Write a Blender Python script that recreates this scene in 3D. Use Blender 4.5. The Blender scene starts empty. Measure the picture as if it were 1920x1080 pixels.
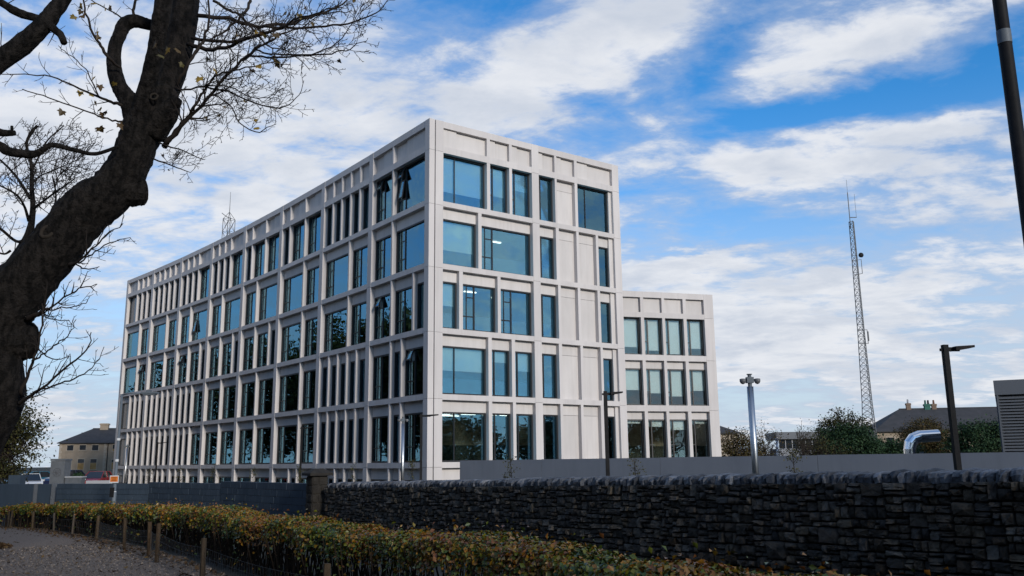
import bpy, math, random
import numpy as np
from mathutils import Vector, Matrix

R = math.radians
random.seed(11)
rng = np.random.default_rng(11)
scene = bpy.context.scene
COL = scene.collection

# sky set-up values
CLOUD_ROT = 38.0
CLOUD_LOC = (5.5, 2.2, 0.0)
CLOUD_BIG = 0.9
CLOUD_MIN, CLOUD_MAX = 0.56, 0.675
SKY_TINT = (0.44, 1.50, 2.25, 1)
CLOUD_BANKS = [(0.103, 0.503, 0.142, 0.074, 12, 0.13), (0.435, 0.503, 0.16, 0.03, 16, 0.15), (0.265, 0.431, 0.074, 0.025, 28, 0.07), (0.339, 0.364, 0.259, 0.038, 6, 0.15), (0.218, 0.295, 0.16, 0.034, 18, 0.08), (0.492, 0.278, 0.123, 0.018, 5, 0.07), (0.465, 0.207, 0.203, 0.028, 8, 0.08), (0.234, 0.236, 0.099, 0.017, 6, 0.1), (-0.315, 0.487, 0.246, 0.117, 0, 0.085), (-0.545, 0.399, 0.185, 0.203, 0, 0.1), (-0.154, 0.415, 0.16, 0.092, 0, 0.06), (-0.443, 0.167, 0.259, 0.099, 0, 0.05), (-0.255, 0.294, 0.185, 0.068, -25, 0.04), (0.18, 0.147, 0.308, 0.037, 0, 0.06), (0.393, 0.095, 0.308, 0.037, 0, 0.06), (0.248, 0.487, 0.043, 0.068, -25, -0.12), (0.487, 0.428, 0.185, 0.026, 10, -0.15), (0.342, 0.412, 0.123, 0.022, 12, -0.12), (0.383, 0.27, 0.16, 0.021, 5, -0.11), (0.229, 0.252, 0.123, 0.014, 6, -0.07), (-0.05, 0.563, 0.074, 0.025, 0, -0.06), (-0.205, 0.34, 0.123, 0.049, -20, -0.05), (0.597, 0.469, 0.068, 0.049, 0, -0.12), (-0.116, 0.478, 0.049, 0.037, 0, -0.05), (0.335, 0.145, 0.308, 0.055, 0, 0.07)]

# ------------------------------------------------------------------ camera
cam_data = bpy.data.cameras.new('camera')
cam_data.lens = 30.46
cam_data.sensor_width = 36.0
cam_data.clip_end = 5000
cam = bpy.data.objects.new('camera', cam_data)
COL.objects.link(cam)
_p, _r = 0.19712, -0.01148
_f = Vector((0, math.cos(_p), math.sin(_p)))
_u0 = Vector((0, -math.sin(_p), math.cos(_p)))
_x0 = Vector((1, 0, 0))
_x = math.cos(_r) * _x0 + math.sin(_r) * _u0
_u = -math.sin(_r) * _x0 + math.cos(_r) * _u0
cam.matrix_world = Matrix(((_x.x, _u.x, -_f.x, 0), (_x.y, _u.y, -_f.y, 0), (_x.z, _u.z, -_f.z, 1.7), (0, 0, 0, 1)))
scene.camera = cam

# ------------------------------------------------------------------ sky and sun
SUN_AZ, SUN_EL = 147.0, 18.0
world = bpy.data.worlds.new('World')
scene.world = world
world.use_nodes = True
wn, wl = world.node_tree.nodes, world.node_tree.links
wn.clear()


def wnode(t, **kw):
    n = wn.new(t)
    for k, v in kw.items():
        if k == 'inp':
            for i, val in v.items():
                n.inputs[i].default_value = val
        else:
            setattr(n, k, v)
    return n


def wmath(op, a, b=None, c=None, clamp=False):
    n = wn.new('ShaderNodeMath')
    n.operation = op
    n.use_clamp = clamp
    for i, v in enumerate((a, b, c)):
        if v is None:
            continue
        if hasattr(v, 'is_linked'):
            wl.new(v, n.inputs[i])
        else:
            n.inputs[i].default_value = v
    return n.outputs[0]


sky = wnode('ShaderNodeTexSky', sky_type='NISHITA', sun_disc=False, sun_elevation=R(SUN_EL),
            sun_rotation=R(SUN_AZ), air_density=1.0, dust_density=0.4, ozone_density=2.5)
tc = wnode('ShaderNodeTexCoord')
sep = wnode('ShaderNodeSeparateXYZ')
wl.new(tc.outputs['Generated'], sep.inputs[0])
zz = wmath('ADD', wmath('MAXIMUM', sep.outputs[2], 0.0), 0.16)
cmb = wnode('ShaderNodeCombineXYZ')
wl.new(wmath('DIVIDE', sep.outputs[0], zz), cmb.inputs[0])
wl.new(wmath('DIVIDE', sep.outputs[1], zz), cmb.inputs[1])
# clouds drift along one wind direction: coordinates turned so x runs with the wind
mapn = wnode('ShaderNodeMapping')
mapn.inputs['Rotation'].default_value = (0, 0, R(CLOUD_ROT))
mapn.inputs['Location'].default_value = CLOUD_LOC
mapn.inputs['Scale'].default_value = (0.72, 1.0, 1.0)
wl.new(cmb.outputs[0], mapn.inputs['Vector'])
big = wnode('ShaderNodeTexNoise', inp={'Scale': CLOUD_BIG, 'Detail': 4.0, 'Roughness': 0.5, 'Distortion': 0.4})
fine = wnode('ShaderNodeTexNoise', inp={'Scale': 2.4, 'Detail': 13.0, 'Roughness': 0.60, 'Distortion': 0.2})
wl.new(mapn.outputs[0], big.inputs['Vector'])
wl.new(mapn.outputs[0], fine.inputs['Vector'])
wisp = wnode('ShaderNodeTexNoise', inp={'Scale': 7.5, 'Detail': 14.0, 'Roughness': 0.62, 'Distortion': 0.2})
wl.new(mapn.outputs[0], wisp.inputs['Vector'])
dens = wmath('ADD', wmath('MULTIPLY', big.outputs['Fac'], 0.44), wmath('ADD', wmath('MULTIPLY', fine.outputs['Fac'], 0.26), wmath('MULTIPLY', wisp.outputs['Fac'], 0.42)))
# broad banks of cloud and open blue, fixed in the sky (bearing and height as tangents)
ysafe = wmath('MAXIMUM', sep.outputs[1], 0.08)
ba = wmath('DIVIDE', sep.outputs[0], ysafe)
bb = wmath('DIVIDE', sep.outputs[2], ysafe)
wob = wmath('MULTIPLY', wmath('SUBTRACT', fine.outputs['Fac'], 0.5), 0.30)
ba = wmath('ADD', ba, wob)
bb = wmath('ADD', bb, wmath('MULTIPLY', wob, 0.6))
for (ca_, cb_, sa_, sb_, tl_, wt_) in CLOUD_BANKS:
    da, db = wmath('SUBTRACT', ba, ca_), wmath('SUBTRACT', bb, cb_)
    c_, s_ = math.cos(R(tl_)), math.sin(R(tl_))
    uu = wmath('ADD', wmath('MULTIPLY', da, c_ / sa_), wmath('MULTIPLY', db, s_ / sa_))
    vv = wmath('SUBTRACT', wmath('MULTIPLY', db, c_ / sb_), wmath('MULTIPLY', da, s_ / sb_))
    q_ = wmath('ADD', wmath('MULTIPLY', uu, uu), wmath('MULTIPLY', vv, vv))
    dens = wmath('ADD', dens, wmath('MULTIPLY', wmath('EXPONENT', wmath('MULTIPLY', q_, -1.0)), wt_))
cov = wnode('ShaderNodeMapRange', interpolation_type='SMOOTHSTEP')
cov.inputs['From Min'].default_value = CLOUD_MIN
cov.inputs['From Max'].default_value = CLOUD_MAX
wl.new(dens, cov.inputs['Value'])
# thicker parts of a cloud are a little greyer
thick = wnode('ShaderNodeMapRange')
thick.inputs['From Min'].default_value = CLOUD_MAX - 0.04
thick.inputs['From Max'].default_value = CLOUD_MAX + 0.13
wl.new(dens, thick.inputs['Value'])
ccol = wnode('ShaderNodeMix', data_type='RGBA')
ccol.inputs['A'].default_value = (9.6, 9.75, 10.1, 1)
ccol.inputs['B'].default_value = (6.1, 6.75, 7.9, 1)
puff = wnode('ShaderNodeTexNoise', inp={'Scale': 4.2, 'Detail': 8.0, 'Roughness': 0.58, 'Distortion': 0.3})
pm = wnode('ShaderNodeVectorMath', operation='ADD')
pm.inputs[1].default_value = (11.3, 4.7, 2.0)
wl.new(mapn.outputs[0], pm.inputs[0])
wl.new(pm.outputs[0], puff.inputs['Vector'])
pr = wnode('ShaderNodeMapRange', interpolation_type='SMOOTHSTEP')
pr.inputs['From Min'].default_value = 0.62
pr.inputs['From Max'].default_value = 0.36
wl.new(puff.outputs['Fac'], pr.inputs['Value'])
wl.new(wmath('ADD', wmath('MULTIPLY', thick.outputs[0], 0.45), wmath('MULTIPLY', pr.outputs[0], 0.6), clamp=True), ccol.inputs['Factor'])
tint = wnode('ShaderNodeMix', data_type='RGBA', blend_type='MULTIPLY')
tint.inputs['Factor'].default_value = 1.0
tint.inputs['B'].default_value = SKY_TINT
wl.new(sky.outputs[0], tint.inputs['A'])
# a pale band of haze low down all round
hz = wnode('ShaderNodeMapRange', interpolation_type='SMOOTHSTEP')
hz.inputs['From Min'].default_value = 0.40
hz.inputs['From Max'].default_value = 0.0
wl.new(sep.outputs[2], hz.inputs['Value'])
hmix = wnode('ShaderNodeMix', data_type='RGBA')
hmix.inputs['B'].default_value = (7.0, 7.7, 8.6, 1)
wl.new(wmath('MULTIPLY', hz.outputs[0], 0.92), hmix.inputs['Factor'])
wl.new(tint.outputs['Result'], hmix.inputs['A'])
veil = wnode('ShaderNodeMix', data_type='RGBA')
veil.inputs['B'].default_value = (5.3, 6.2, 7.9, 1)
vr = wnode('ShaderNodeMapRange', interpolation_type='SMOOTHSTEP')
vr.inputs['From Min'].default_value = CLOUD_MIN - 0.12
vr.inputs['From Max'].default_value = CLOUD_MAX
wl.new(dens, vr.inputs['Value'])
wl.new(wmath('MULTIPLY', vr.outputs[0], 0.8), veil.inputs['Factor'])
wl.new(hmix.outputs['Result'], veil.inputs['A'])
mixs = wnode('ShaderNodeMix', data_type='RGBA')
wl.new(wmath('MULTIPLY', cov.outputs[0], 0.90), mixs.inputs['Factor'])
wl.new(veil.outputs['Result'], mixs.inputs['A'])
wl.new(ccol.outputs['Result'], mixs.inputs['B'])
bg = wnode('ShaderNodeBackground')
bg.inputs['Strength'].default_value = 0.09
wl.new(mixs.outputs['Result'], bg.inputs['Color'])
wo = wnode('ShaderNodeOutputWorld')
wl.new(bg.outputs[0], wo.inputs['Surface'])

sun_data = bpy.data.lights.new('sun', 'SUN')
sun_data.energy = 3.3
sun_data.angle = R(10)
sun_data.color = (1.0, 0.92, 0.83)
sun = bpy.data.objects.new('sun', sun_data)
COL.objects.link(sun)
_sd = Vector((math.sin(R(SUN_AZ)) * math.cos(R(SUN_EL)), math.cos(R(SUN_AZ)) * math.cos(R(SUN_EL)), math.sin(R(SUN_EL))))
sun.rotation_euler = _sd.to_track_quat('Z', 'Y').to_euler()
sun.location = _sd * 200

vs = scene.view_settings
vs.view_transform = 'Standard'
vs.look = 'None'
vs.exposure = 0.0
vs.gamma = 1.0
vs.use_curve_mapping = False
scene.cycles.max_bounces = 8
scene.cycles.transparent_max_bounces = 12
scene.cycles.use_denoising = True

# ------------------------------------------------------------------ materials


def mat(name, color, rough=0.8, spec=0.3, metal=0.0, noise=None, bump=None, tint=None, rand=None, vary=0.0, streak=None):
    """Procedural material. noise=(scale, colour2, contrast); bump=(scale, strength); tint=list of colours over the
    face attribute 'tint'; rand=list of colours over the object's random value."""
    m = bpy.data.materials.new(name)
    m.use_nodes = True
    nt = m.node_tree
    b = nt.nodes['Principled BSDF']
    b.inputs['Roughness'].default_value = rough
    b.inputs['Specular IOR Level'].default_value = spec
    b.inputs['Metallic'].default_value = metal
    geo = nt.nodes.new('ShaderNodeNewGeometry')
    pos = geo.outputs['Position']
    col = None
    if tint or rand:
        ramp = nt.nodes.new('ShaderNodeValToRGB')
        cols = tint or rand
        while len(ramp.color_ramp.elements) < len(cols):
            ramp.color_ramp.elements.new(0.5)
        for i, c in enumerate(cols):
            e = ramp.color_ramp.elements[i]
            e.position = i / (len(cols) - 1)
            e.color = (*c, 1)
        if tint:
            at = nt.nodes.new('ShaderNodeAttribute')
            at.attribute_name = 'tint'
            nt.links.new(at.outputs['Fac'], ramp.inputs[0])
        else:
            oi = nt.nodes.new('ShaderNodeObjectInfo')
            nt.links.new(oi.outputs['Random'], ramp.inputs[0])
        col = ramp.outputs[0]
    if noise:
        nz = nt.nodes.new('ShaderNodeTexNoise')
        sc = noise[0]
        if isinstance(sc, (tuple, list)):
            mp = nt.nodes.new('ShaderNodeMapping')
            mp.inputs['Scale'].default_value = sc
            nt.links.new(pos, mp.inputs['Vector'])
            nt.links.new(mp.outputs[0], nz.inputs['Vector'])
            nz.inputs['Scale'].default_value = 1.0
        else:
            nt.links.new(pos, nz.inputs['Vector'])
            nz.inputs['Scale'].default_value = sc
        nz.inputs['Detail'].default_value = 8
        nz.inputs['Roughness'].default_value = 0.62
        mr = nt.nodes.new('ShaderNodeMapRange')
        ct = noise[2]
        mr.inputs['From Min'].default_value = 0.5 - ct
        mr.inputs['From Max'].default_value = 0.5 + ct
        nt.links.new(nz.outputs['Fac'], mr.inputs['Value'])
        mx = nt.nodes.new('ShaderNodeMix')
        mx.data_type = 'RGBA'
        nt.links.new(mr.outputs[0], mx.inputs['Factor'])
        if col is not None:
            mul = nt.nodes.new('ShaderNodeMix')
            mul.data_type = 'RGBA'
            mul.blend_type = 'MULTIPLY'
            mul.inputs['Factor'].default_value = 1
            mul.inputs['B'].default_value = (*noise[1], 1)
            nt.links.new(col, mul.inputs['A'])
            nt.links.new(col, mx.inputs['A'])
            nt.links.new(mul.outputs['Result'], mx.inputs['B'])
        else:
            mx.inputs['A'].default_value = (*color, 1)
            mx.inputs['B'].default_value = (*noise[1], 1)
        col = mx.outputs['Result']
    if streak:                      # faint rain streaks, long in z
        mp = nt.nodes.new('ShaderNodeMapping')
        mp.inputs['Scale'].default_value = (5.5, 5.5, 0.16)
        nt.links.new(pos, mp.inputs['Vector'])
        nz = nt.nodes.new('ShaderNodeTexNoise')
        nz.inputs['Scale'].default_value = 1.0
        nz.inputs['Detail'].default_value = 5
        nt.links.new(mp.outputs[0], nz.inputs['Vector'])
        mr = nt.nodes.new('ShaderNodeMapRange')
        mr.inputs['From Min'].default_value = 0.52
        mr.inputs['From Max'].default_value = 0.78
        mr.inputs['To Max'].default_value = streak
        nt.links.new(nz.outputs['Fac'], mr.inputs['Value'])
        mx = nt.nodes.new('ShaderNodeMix')
        mx.data_type = 'RGBA'
        mx.blend_type = 'MULTIPLY'
        mx.inputs['B'].default_value = (0.55, 0.53, 0.50, 1)
        nt.links.new(mr.outputs[0], mx.inputs['Factor'])
        nt.links.new(col, mx.inputs['A'])
        col = mx.outputs['Result']
    if vary:                        # castings differ a little from piece to piece
        oi = nt.nodes.new('ShaderNodeObjectInfo')
        mr = nt.nodes.new('ShaderNodeMapRange')
        mr.inputs['To Min'].default_value = 1 - vary
        mr.inputs['To Max'].default_value = 1 + vary
        nt.links.new(oi.outputs['Random'], mr.inputs['Value'])
        hs = nt.nodes.new('ShaderNodeHueSaturation')
        nt.links.new(mr.outputs[0], hs.inputs['Value'])
        nt.links.new(col, hs.inputs['Color'])
        col = hs.outputs[0]
    if col is not None:
        nt.links.new(col, b.inputs['Base Color'])
    else:
        b.inputs['Base Color'].default_value = (*color, 1)
    if bump:
        nb = nt.nodes.new('ShaderNodeTexNoise')
        nb.inputs['Scale'].default_value = bump[0]
        nb.inputs['Detail'].default_value = 9
        nb.inputs['Roughness'].default_value = 0.65
        nt.links.new(pos, nb.inputs['Vector'])
        bn = nt.nodes.new('ShaderNodeBump')
        bn.inputs['Strength'].default_value = bump[1]
        bn.inputs['Distance'].default_value = bump[2] if len(bump) > 2 else 0.02
        nt.links.new(nb.outputs['Fac'], bn.inputs['Height'])
        nt.links.new(bn.outputs[0], b.inputs['Normal'])
    return m


def glass_mat(name, trans, refl, base, gain=1.0):
    m = bpy.data.materials.new(name)
    m.use_nodes = True
    nt = m.node_tree
    nt.nodes.clear()
    o = nt.nodes.new('ShaderNodeOutputMaterial')
    t = nt.nodes.new('ShaderNodeBsdfTransparent')
    t.inputs[0].default_value = (*trans, 1)
    g = nt.nodes.new('ShaderNodeBsdfGlossy')
    g.inputs['Color'].default_value = (*refl, 1)
    g.inputs['Roughness'].default_value = 0.012
    fr = nt.nodes.new('ShaderNodeFresnel')
    fr.inputs[0].default_value = 1.52
    ma = nt.nodes.new('ShaderNodeMath')
    ma.operation = 'MULTIPLY_ADD'
    ma.use_clamp = True
    ma.inputs[1].default_value = gain
    ma.inputs[2].default_value = base
    nt.links.new(fr.outputs[0], ma.inputs[0])
    # slight waviness of the panes
    geo = nt.nodes.new('ShaderNodeNewGeometry')
    nz = nt.nodes.new('ShaderNodeTexNoise')
    nz.inputs['Scale'].default_value = 0.9
    nz.inputs['Detail'].default_value = 1
    nt.links.new(geo.outputs['Position'], nz.inputs['Vector'])
    bp = nt.nodes.new('ShaderNodeBump')
    bp.inputs['Strength'].default_value = 0.5
    bp.inputs['Distance'].default_value = 0.01
    nt.links.new(nz.outputs['Fac'], bp.inputs['Height'])
    nt.links.new(bp.outputs[0], g.inputs['Normal'])
    mx = nt.nodes.new('ShaderNodeMixShader')
    nt.links.new(ma.outputs[0], mx.inputs[0])
    nt.links.new(t.outputs[0], mx.inputs[1])
    nt.links.new(g.outputs[0], mx.inputs[2])
    nt.links.new(mx.outputs[0], o.inputs['Surface'])
    return m


def emit_mat(name, color, strength):
    m = bpy.data.materials.new(name)
    m.use_nodes = True
    b = m.node_tree.nodes['Principled BSDF']
    b.inputs['Base Color'].default_value = (*color, 1)
    b.inputs['Emission Color'].default_value = (*color, 1)
    b.inputs['Emission Strength'].default_value = strength
    return m


M = {
    'concrete': mat('pale_concrete', (0.535, 0.508, 0.498), 0.85, 0.25, noise=((0.9, 0.9, 0.22), (0.465, 0.442, 0.433), 0.18), bump=(14, 0.08), vary=.05, streak=.2),
    'panel': mat('panel_concrete', (0.525, 0.50, 0.487), 0.85, 0.25, noise=((1.6, 1.6, 0.5), (0.475, 0.452, 0.44), 0.16), bump=(14, 0.08), vary=.06, streak=.16),
    'frame': mat('window_frame_black', (0.012, 0.013, 0.015), 0.45, 0.4),
    'glass': glass_mat('window_glass', (0.74, 0.82, 0.84), (0.40, 0.80, 1.0), 0.18, 1.2),
    'clear': glass_mat('wing_glass', (0.82, 0.86, 0.86), (0.70, 0.82, 0.9), 0.05, 1.1),
    'greyglass': mat('grey_back_painted_glass', (0.10, 0.115, 0.13), 0.15, 0.5),
    'film': glass_mat('frosted_film', (0.6, 0.66, 0.7), (0.6, 0.7, 0.75), 0.3, 0.6),
    'blind': mat('roller_blind', (0.78, 0.78, 0.73), 0.9, 0.1, vary=0.0),
    'interior': mat('room_wall', (0.50, 0.43, 0.30), 0.9, 0.1, noise=(0.35, (0.26, 0.20, 0.13), 0.10)),
    'slab': mat('floor_slab', (0.32, 0.31, 0.29), 0.9, 0.1),
    'lamp': emit_mat('ceiling_strip_light', (1.0, 0.93, 0.78), 5.0),
    'roof': mat('roof_membrane', (0.2, 0.2, 0.2), 0.9),
    'stone': mat('rubble_limestone', (0.1, 0.1, 0.1), 0.8, 0.25, rand=[(0.030, 0.027, 0.024), (0.078, 0.070, 0.060), (0.042, 0.040, 0.038), (0.115, 0.096, 0.070), (0.070, 0.066, 0.062), (0.048, 0.038, 0.028), (0.150, 0.138, 0.120), (0.036, 0.036, 0.038)],
                 noise=(9, (0.5, 0.47, 0.44), 0.13), bump=(26, 0.8, 0.03)),
    'coping': mat('coping_limestone', (0.1, 0.1, 0.1), 0.6, 0.45, rand=[(0.06, 0.066, 0.078), (0.17, 0.18, 0.20), (0.040, 0.045, 0.055), (0.25, 0.26, 0.28), (0.10, 0.11, 0.128), (0.05, 0.055, 0.066)],
                  noise=(12, (0.5, 0.5, 0.52), 0.14), bump=(26, 0.8, 0.03)),
    'mortar': mat('wall_mortar', (0.045, 0.041, 0.036), 0.95, 0.1, noise=(7, (0.022, 0.020, 0.018), 0.15), bump=(40, 0.6, 0.02)),
    'block': mat('dark_granite_block', (0.06, 0.07, 0.085), 0.7, 0.3, rand=[(0.034, 0.052, 0.075), (0.039, 0.058, 0.082), (0.044, 0.064, 0.089)], noise=((5, 5, 1.2), (0.78, 0.8, 0.82), 0.2)),
    'greywall': mat('grey_render', (0.235, 0.25, 0.275), 0.85, 0.2, noise=((0.8, 0.8, 0.4), (0.205, 0.22, 0.245), 0.15), streak=.12, vary=.03),
    'pillar': mat('grey_granite_pillar', (0.115, 0.125, 0.14), 0.8, 0.2, noise=(6, (0.09, 0.1, 0.11), 0.15)),
    'emblem': mat('emblem_relief', (0.075, 0.08, 0.09), 0.7),
    'blackmetal': mat('black_paint', (0.006, 0.0065, 0.008), 0.6, 0.12, noise=(6, (0.014, 0.014, 0.015), 0.2)),
    'steel': mat('brushed_steel', (0.45, 0.47, 0.49), 0.38, 0.5, metal=1.0),
    'duct': mat('bright_duct_foil', (0.82, 0.84, 0.86), 0.16, 0.5, metal=1.0),
    'galv': mat('galvanised_steel', (0.10, 0.12, 0.14), 0.6, 0.35, metal=0.1),
    'mast': mat('weathered_mast', (0.14, 0.145, 0.15), 0.6, 0.3, metal=0.3),
    'white': mat('white_paint', (0.5, 0.52, 0.54), 0.5),
    'louvre': mat('grey_louvre', (0.11, 0.12, 0.135), 0.5, 0.35, metal=0.2),
    'housewall': mat('house_stone', (0.33, 0.27, 0.205), 0.9, 0.1, noise=(1.2, (0.25, 0.205, 0.155), 0.2)),
    'quoin': mat('house_quoin', (0.36, 0.31, 0.25), 0.9, 0.1),
    'slate': mat('roof_slate', (0.05, 0.05, 0.055), 0.8, 0.25, noise=(1.2, (0.035, 0.037, 0.04), 0.15)),
    'mossroof': mat('mossy_slate', (0.055, 0.055, 0.05), 0.9, 0.15, noise=(0.5, (0.06, 0.085, 0.025), 0.14)),
    'brick': mat('chimney_brick', (0.2, 0.15, 0.11), 0.9, 0.1, noise=(4, (0.14, 0.1, 0.08), 0.2)),
    'pot_green': mat('copper_green_pot', (0.03, 0.11, 0.085), 0.8),
    'pot_red': mat('terracotta_pot', (0.12, 0.06, 0.04), 0.8),
    'darkpane': mat('dark_window_pane', (0.02, 0.025, 0.032), 0.08, 0.6),
    'flat_panel': mat('tan_window_panel', (0.34, 0.22, 0.09), 0.8, 0.2, noise=(2.5, (0.24, 0.15, 0.06), 0.15)),  # tan fill for the lower part of some house windows
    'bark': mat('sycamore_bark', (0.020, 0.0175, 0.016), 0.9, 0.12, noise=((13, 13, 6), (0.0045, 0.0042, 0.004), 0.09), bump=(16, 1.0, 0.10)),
    'barklite': mat('cut_wood', (0.024, 0.020, 0.017), 0.9, 0.15, noise=(8, (0.018, 0.015, 0.012), 0.15)),
    'twig': mat('dark_twig', (0.018, 0.014, 0.012), 0.85, 0.2),
    'fartwig': mat('far_twig', (0.03, 0.025, 0.021), 0.9, 0.15),
    'sycleaf': mat('sycamore_leaf', (0.1, 0.08, 0.02), 0.6, 0.3, rand=[(0.09, 0.06, 0.012), (0.22, 0.145, 0.015), (0.05, 0.045, 0.014), (0.07, 0.04, 0.015), (0.04, 0.03, 0.012)]),
    'hedge': mat('beech_leaf', (0.1, 0.08, 0.03), 0.42, 0.45, tint=[(0.018, 0.040, 0.008), (0.045, 0.075, 0.011), (0.12, 0.13, 0.012), (0.24, 0.115, 0.010), (0.17, 0.06, 0.012), (0.065, 0.028, 0.013), (0.19, 0.085, 0.04)]),
    'hedgestem': mat('hedge_stem', (0.03, 0.022, 0.016), 0.9, 0.1),
    'evergreen': mat('evergreen_leaf', (0.03, 0.05, 0.02), 0.65, 0.2, tint=[(0.008, 0.022, 0.010), (0.016, 0.040, 0.016), (0.026, 0.056, 0.020), (0.014, 0.032, 0.016)]),
    'olive': mat('olive_leaf', (0.05, 0.05, 0.02), 0.7, 0.2, tint=[(0.022, 0.024, 0.008), (0.048, 0.050, 0.014), (0.075, 0.066, 0.018), (0.036, 0.040, 0.012)]),
    'darkolive': mat('dark_olive_leaf', (0.03, 0.03, 0.01), 0.7, 0.2, tint=[(0.012, 0.015, 0.006), (0.026, 0.030, 0.009), (0.05, 0.045, 0.012), (0.018, 0.022, 0.008)]),  # a deeper set of the olive leaf colours
    'pillarstone': mat('dark_pillar_stone', (0.020, 0.018, 0.016), 0.85, 0.2, noise=(6, (0.036, 0.032, 0.027), 0.2), bump=(26, .8, .03)),
    'russet': mat('russet_leaf', (0.08, 0.05, 0.02), 0.7, 0.2, tint=[(0.040, 0.028, 0.010), (0.070, 0.045, 0.014), (0.050, 0.046, 0.012), (0.028, 0.024, 0.010)]),
    'ground': mat('ground_asphalt', (0.05, 0.05, 0.048), 0.95, 0.1, noise=(0.6, (0.035, 0.037, 0.03), 0.2)),
    'gravel': mat('path_gravel', (0.27, 0.222, 0.185), 0.95, 0.1, noise=(34, (0.095, 0.077, 0.064), 0.16), bump=(60, 1.0, 0.03)),
    'litter': mat('dead_leaf', (0.08, 0.05, 0.03), 0.85, 0.15, tint=[(0.035, 0.022, 0.013), (0.075, 0.042, 0.02), (0.055, 0.036, 0.02), (0.11, 0.07, 0.025)]),
    'stake': mat('fence_stake_wood', (0.14, 0.10, 0.065), 0.9, 0.1, rand=[(0.07, 0.048, 0.03), (0.05, 0.04, 0.03), (0.09, 0.066, 0.042), (0.10, 0.095, 0.09)], noise=(20, (0.6, 0.58, 0.55), 0.2)),
    'wire': mat('fence_wire', (0.10, 0.105, 0.11), 0.5, 0.4, metal=0.6),
    'orange': mat('orange_sign_face', (0.55, 0.15, 0.02), 0.6),
    'carglass': mat('car_glass', (0.015, 0.018, 0.022), 0.06, 0.7),
    'tyre': mat('tyre_rubber', (0.015, 0.015, 0.015), 0.9),
    'carpark': mat('car_park_asphalt', (0.06, 0.06, 0.06), 0.95, 0.1),
    'blackplastic': mat('camera_housing', (0.12, 0.125, 0.13), 0.4),
    'terrace': mat('white_render', (0.34, 0.35, 0.37), 0.85),
}
for nm, c in (('navy', (0.012, 0.018, 0.05)), ('red', (0.22, 0.012, 0.016)), ('silver', (0.42, 0.47, 0.52)), ('teal', (0.02, 0.10, 0.16)), ('carwhite', (0.6, 0.62, 0.65))):
    M[nm] = mat('car_paint_' + nm, c, 0.22, 0.6)

# ------------------------------------------------------------------ helpers


def tag(o, label=None, cat=None, group=None, kind=None):
    if label:
        o['label'] = label
    if cat:
        o['category'] = cat
    if group:
        o['group'] = group
    if kind:
        o['kind'] = kind
    return o


def empty(name, loc, label=None, cat=None, group=None, rotz=0.0):
    o = bpy.data.objects.new(name, None)
    o.empty_display_size = 0.3
    o.location = loc
    o.rotation_euler = (0, 0, rotz)
    COL.objects.link(o)
    return tag(o, label, cat, group, 'thing' if label else None)


def link(name, mesh, parent=None, loc=(0, 0, 0), rot=(0, 0, 0), scale=(1, 1, 1)):
    o = bpy.data.objects.new(name, mesh)
    COL.objects.link(o)
    o.parent = parent
    o.location = loc
    o.rotation_euler = rot
    o.scale = scale
    return o


_cubes = {}


def unit_cube(m):
    """Shared unit cube with slightly chamfered look comes from the piece sizes; one mesh per material."""
    if m not in _cubes:
        me = bpy.data.meshes.new('piece_' + m)
        v = [(x, y, z) for z in (-.5, .5) for y in (-.5, .5) for x in (-.5, .5)]
        f = [(0, 2, 3, 1), (4, 5, 7, 6), (0, 1, 5, 4), (2, 6, 7, 3), (0, 4, 6, 2), (1, 3, 7, 5)]
        me.from_pydata(v, [], f)
        me.materials.append(M[m])
        _cubes[m] = me
    return _cubes[m]


class Frame:
    """A wall plane: x runs left to right seen from outside, y goes into the wall, z up."""

    def __init__(self, a, b):
        self.o = Vector((a[0], a[1], 0))
        d = Vector((b[0] - a[0], b[1] - a[1], 0))
        self.len = d.length
        self.d = d.normalized()
        self.n = Vector((-self.d.y, self.d.x, 0))
        self.rot = math.atan2(self.d.y, self.d.x)

    def pt(self, x, y, z):
        return self.o + self.d * x + self.n * y + Vector((0, 0, z))


def fbox(name, parent, m, fr, x0, x1, y0, y1, z0, z1):
    """Box part laid out in a wall frame; parent is an unrotated Empty."""
    c = fr.pt((x0 + x1) / 2, (y0 + y1) / 2, (z0 + z1) / 2)
    if parent is not None:
        c = c - parent.location
    return link(name, unit_cube(m), parent, c, (0, 0, fr.rot), (x1 - x0, y1 - y0, z1 - z0))


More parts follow.
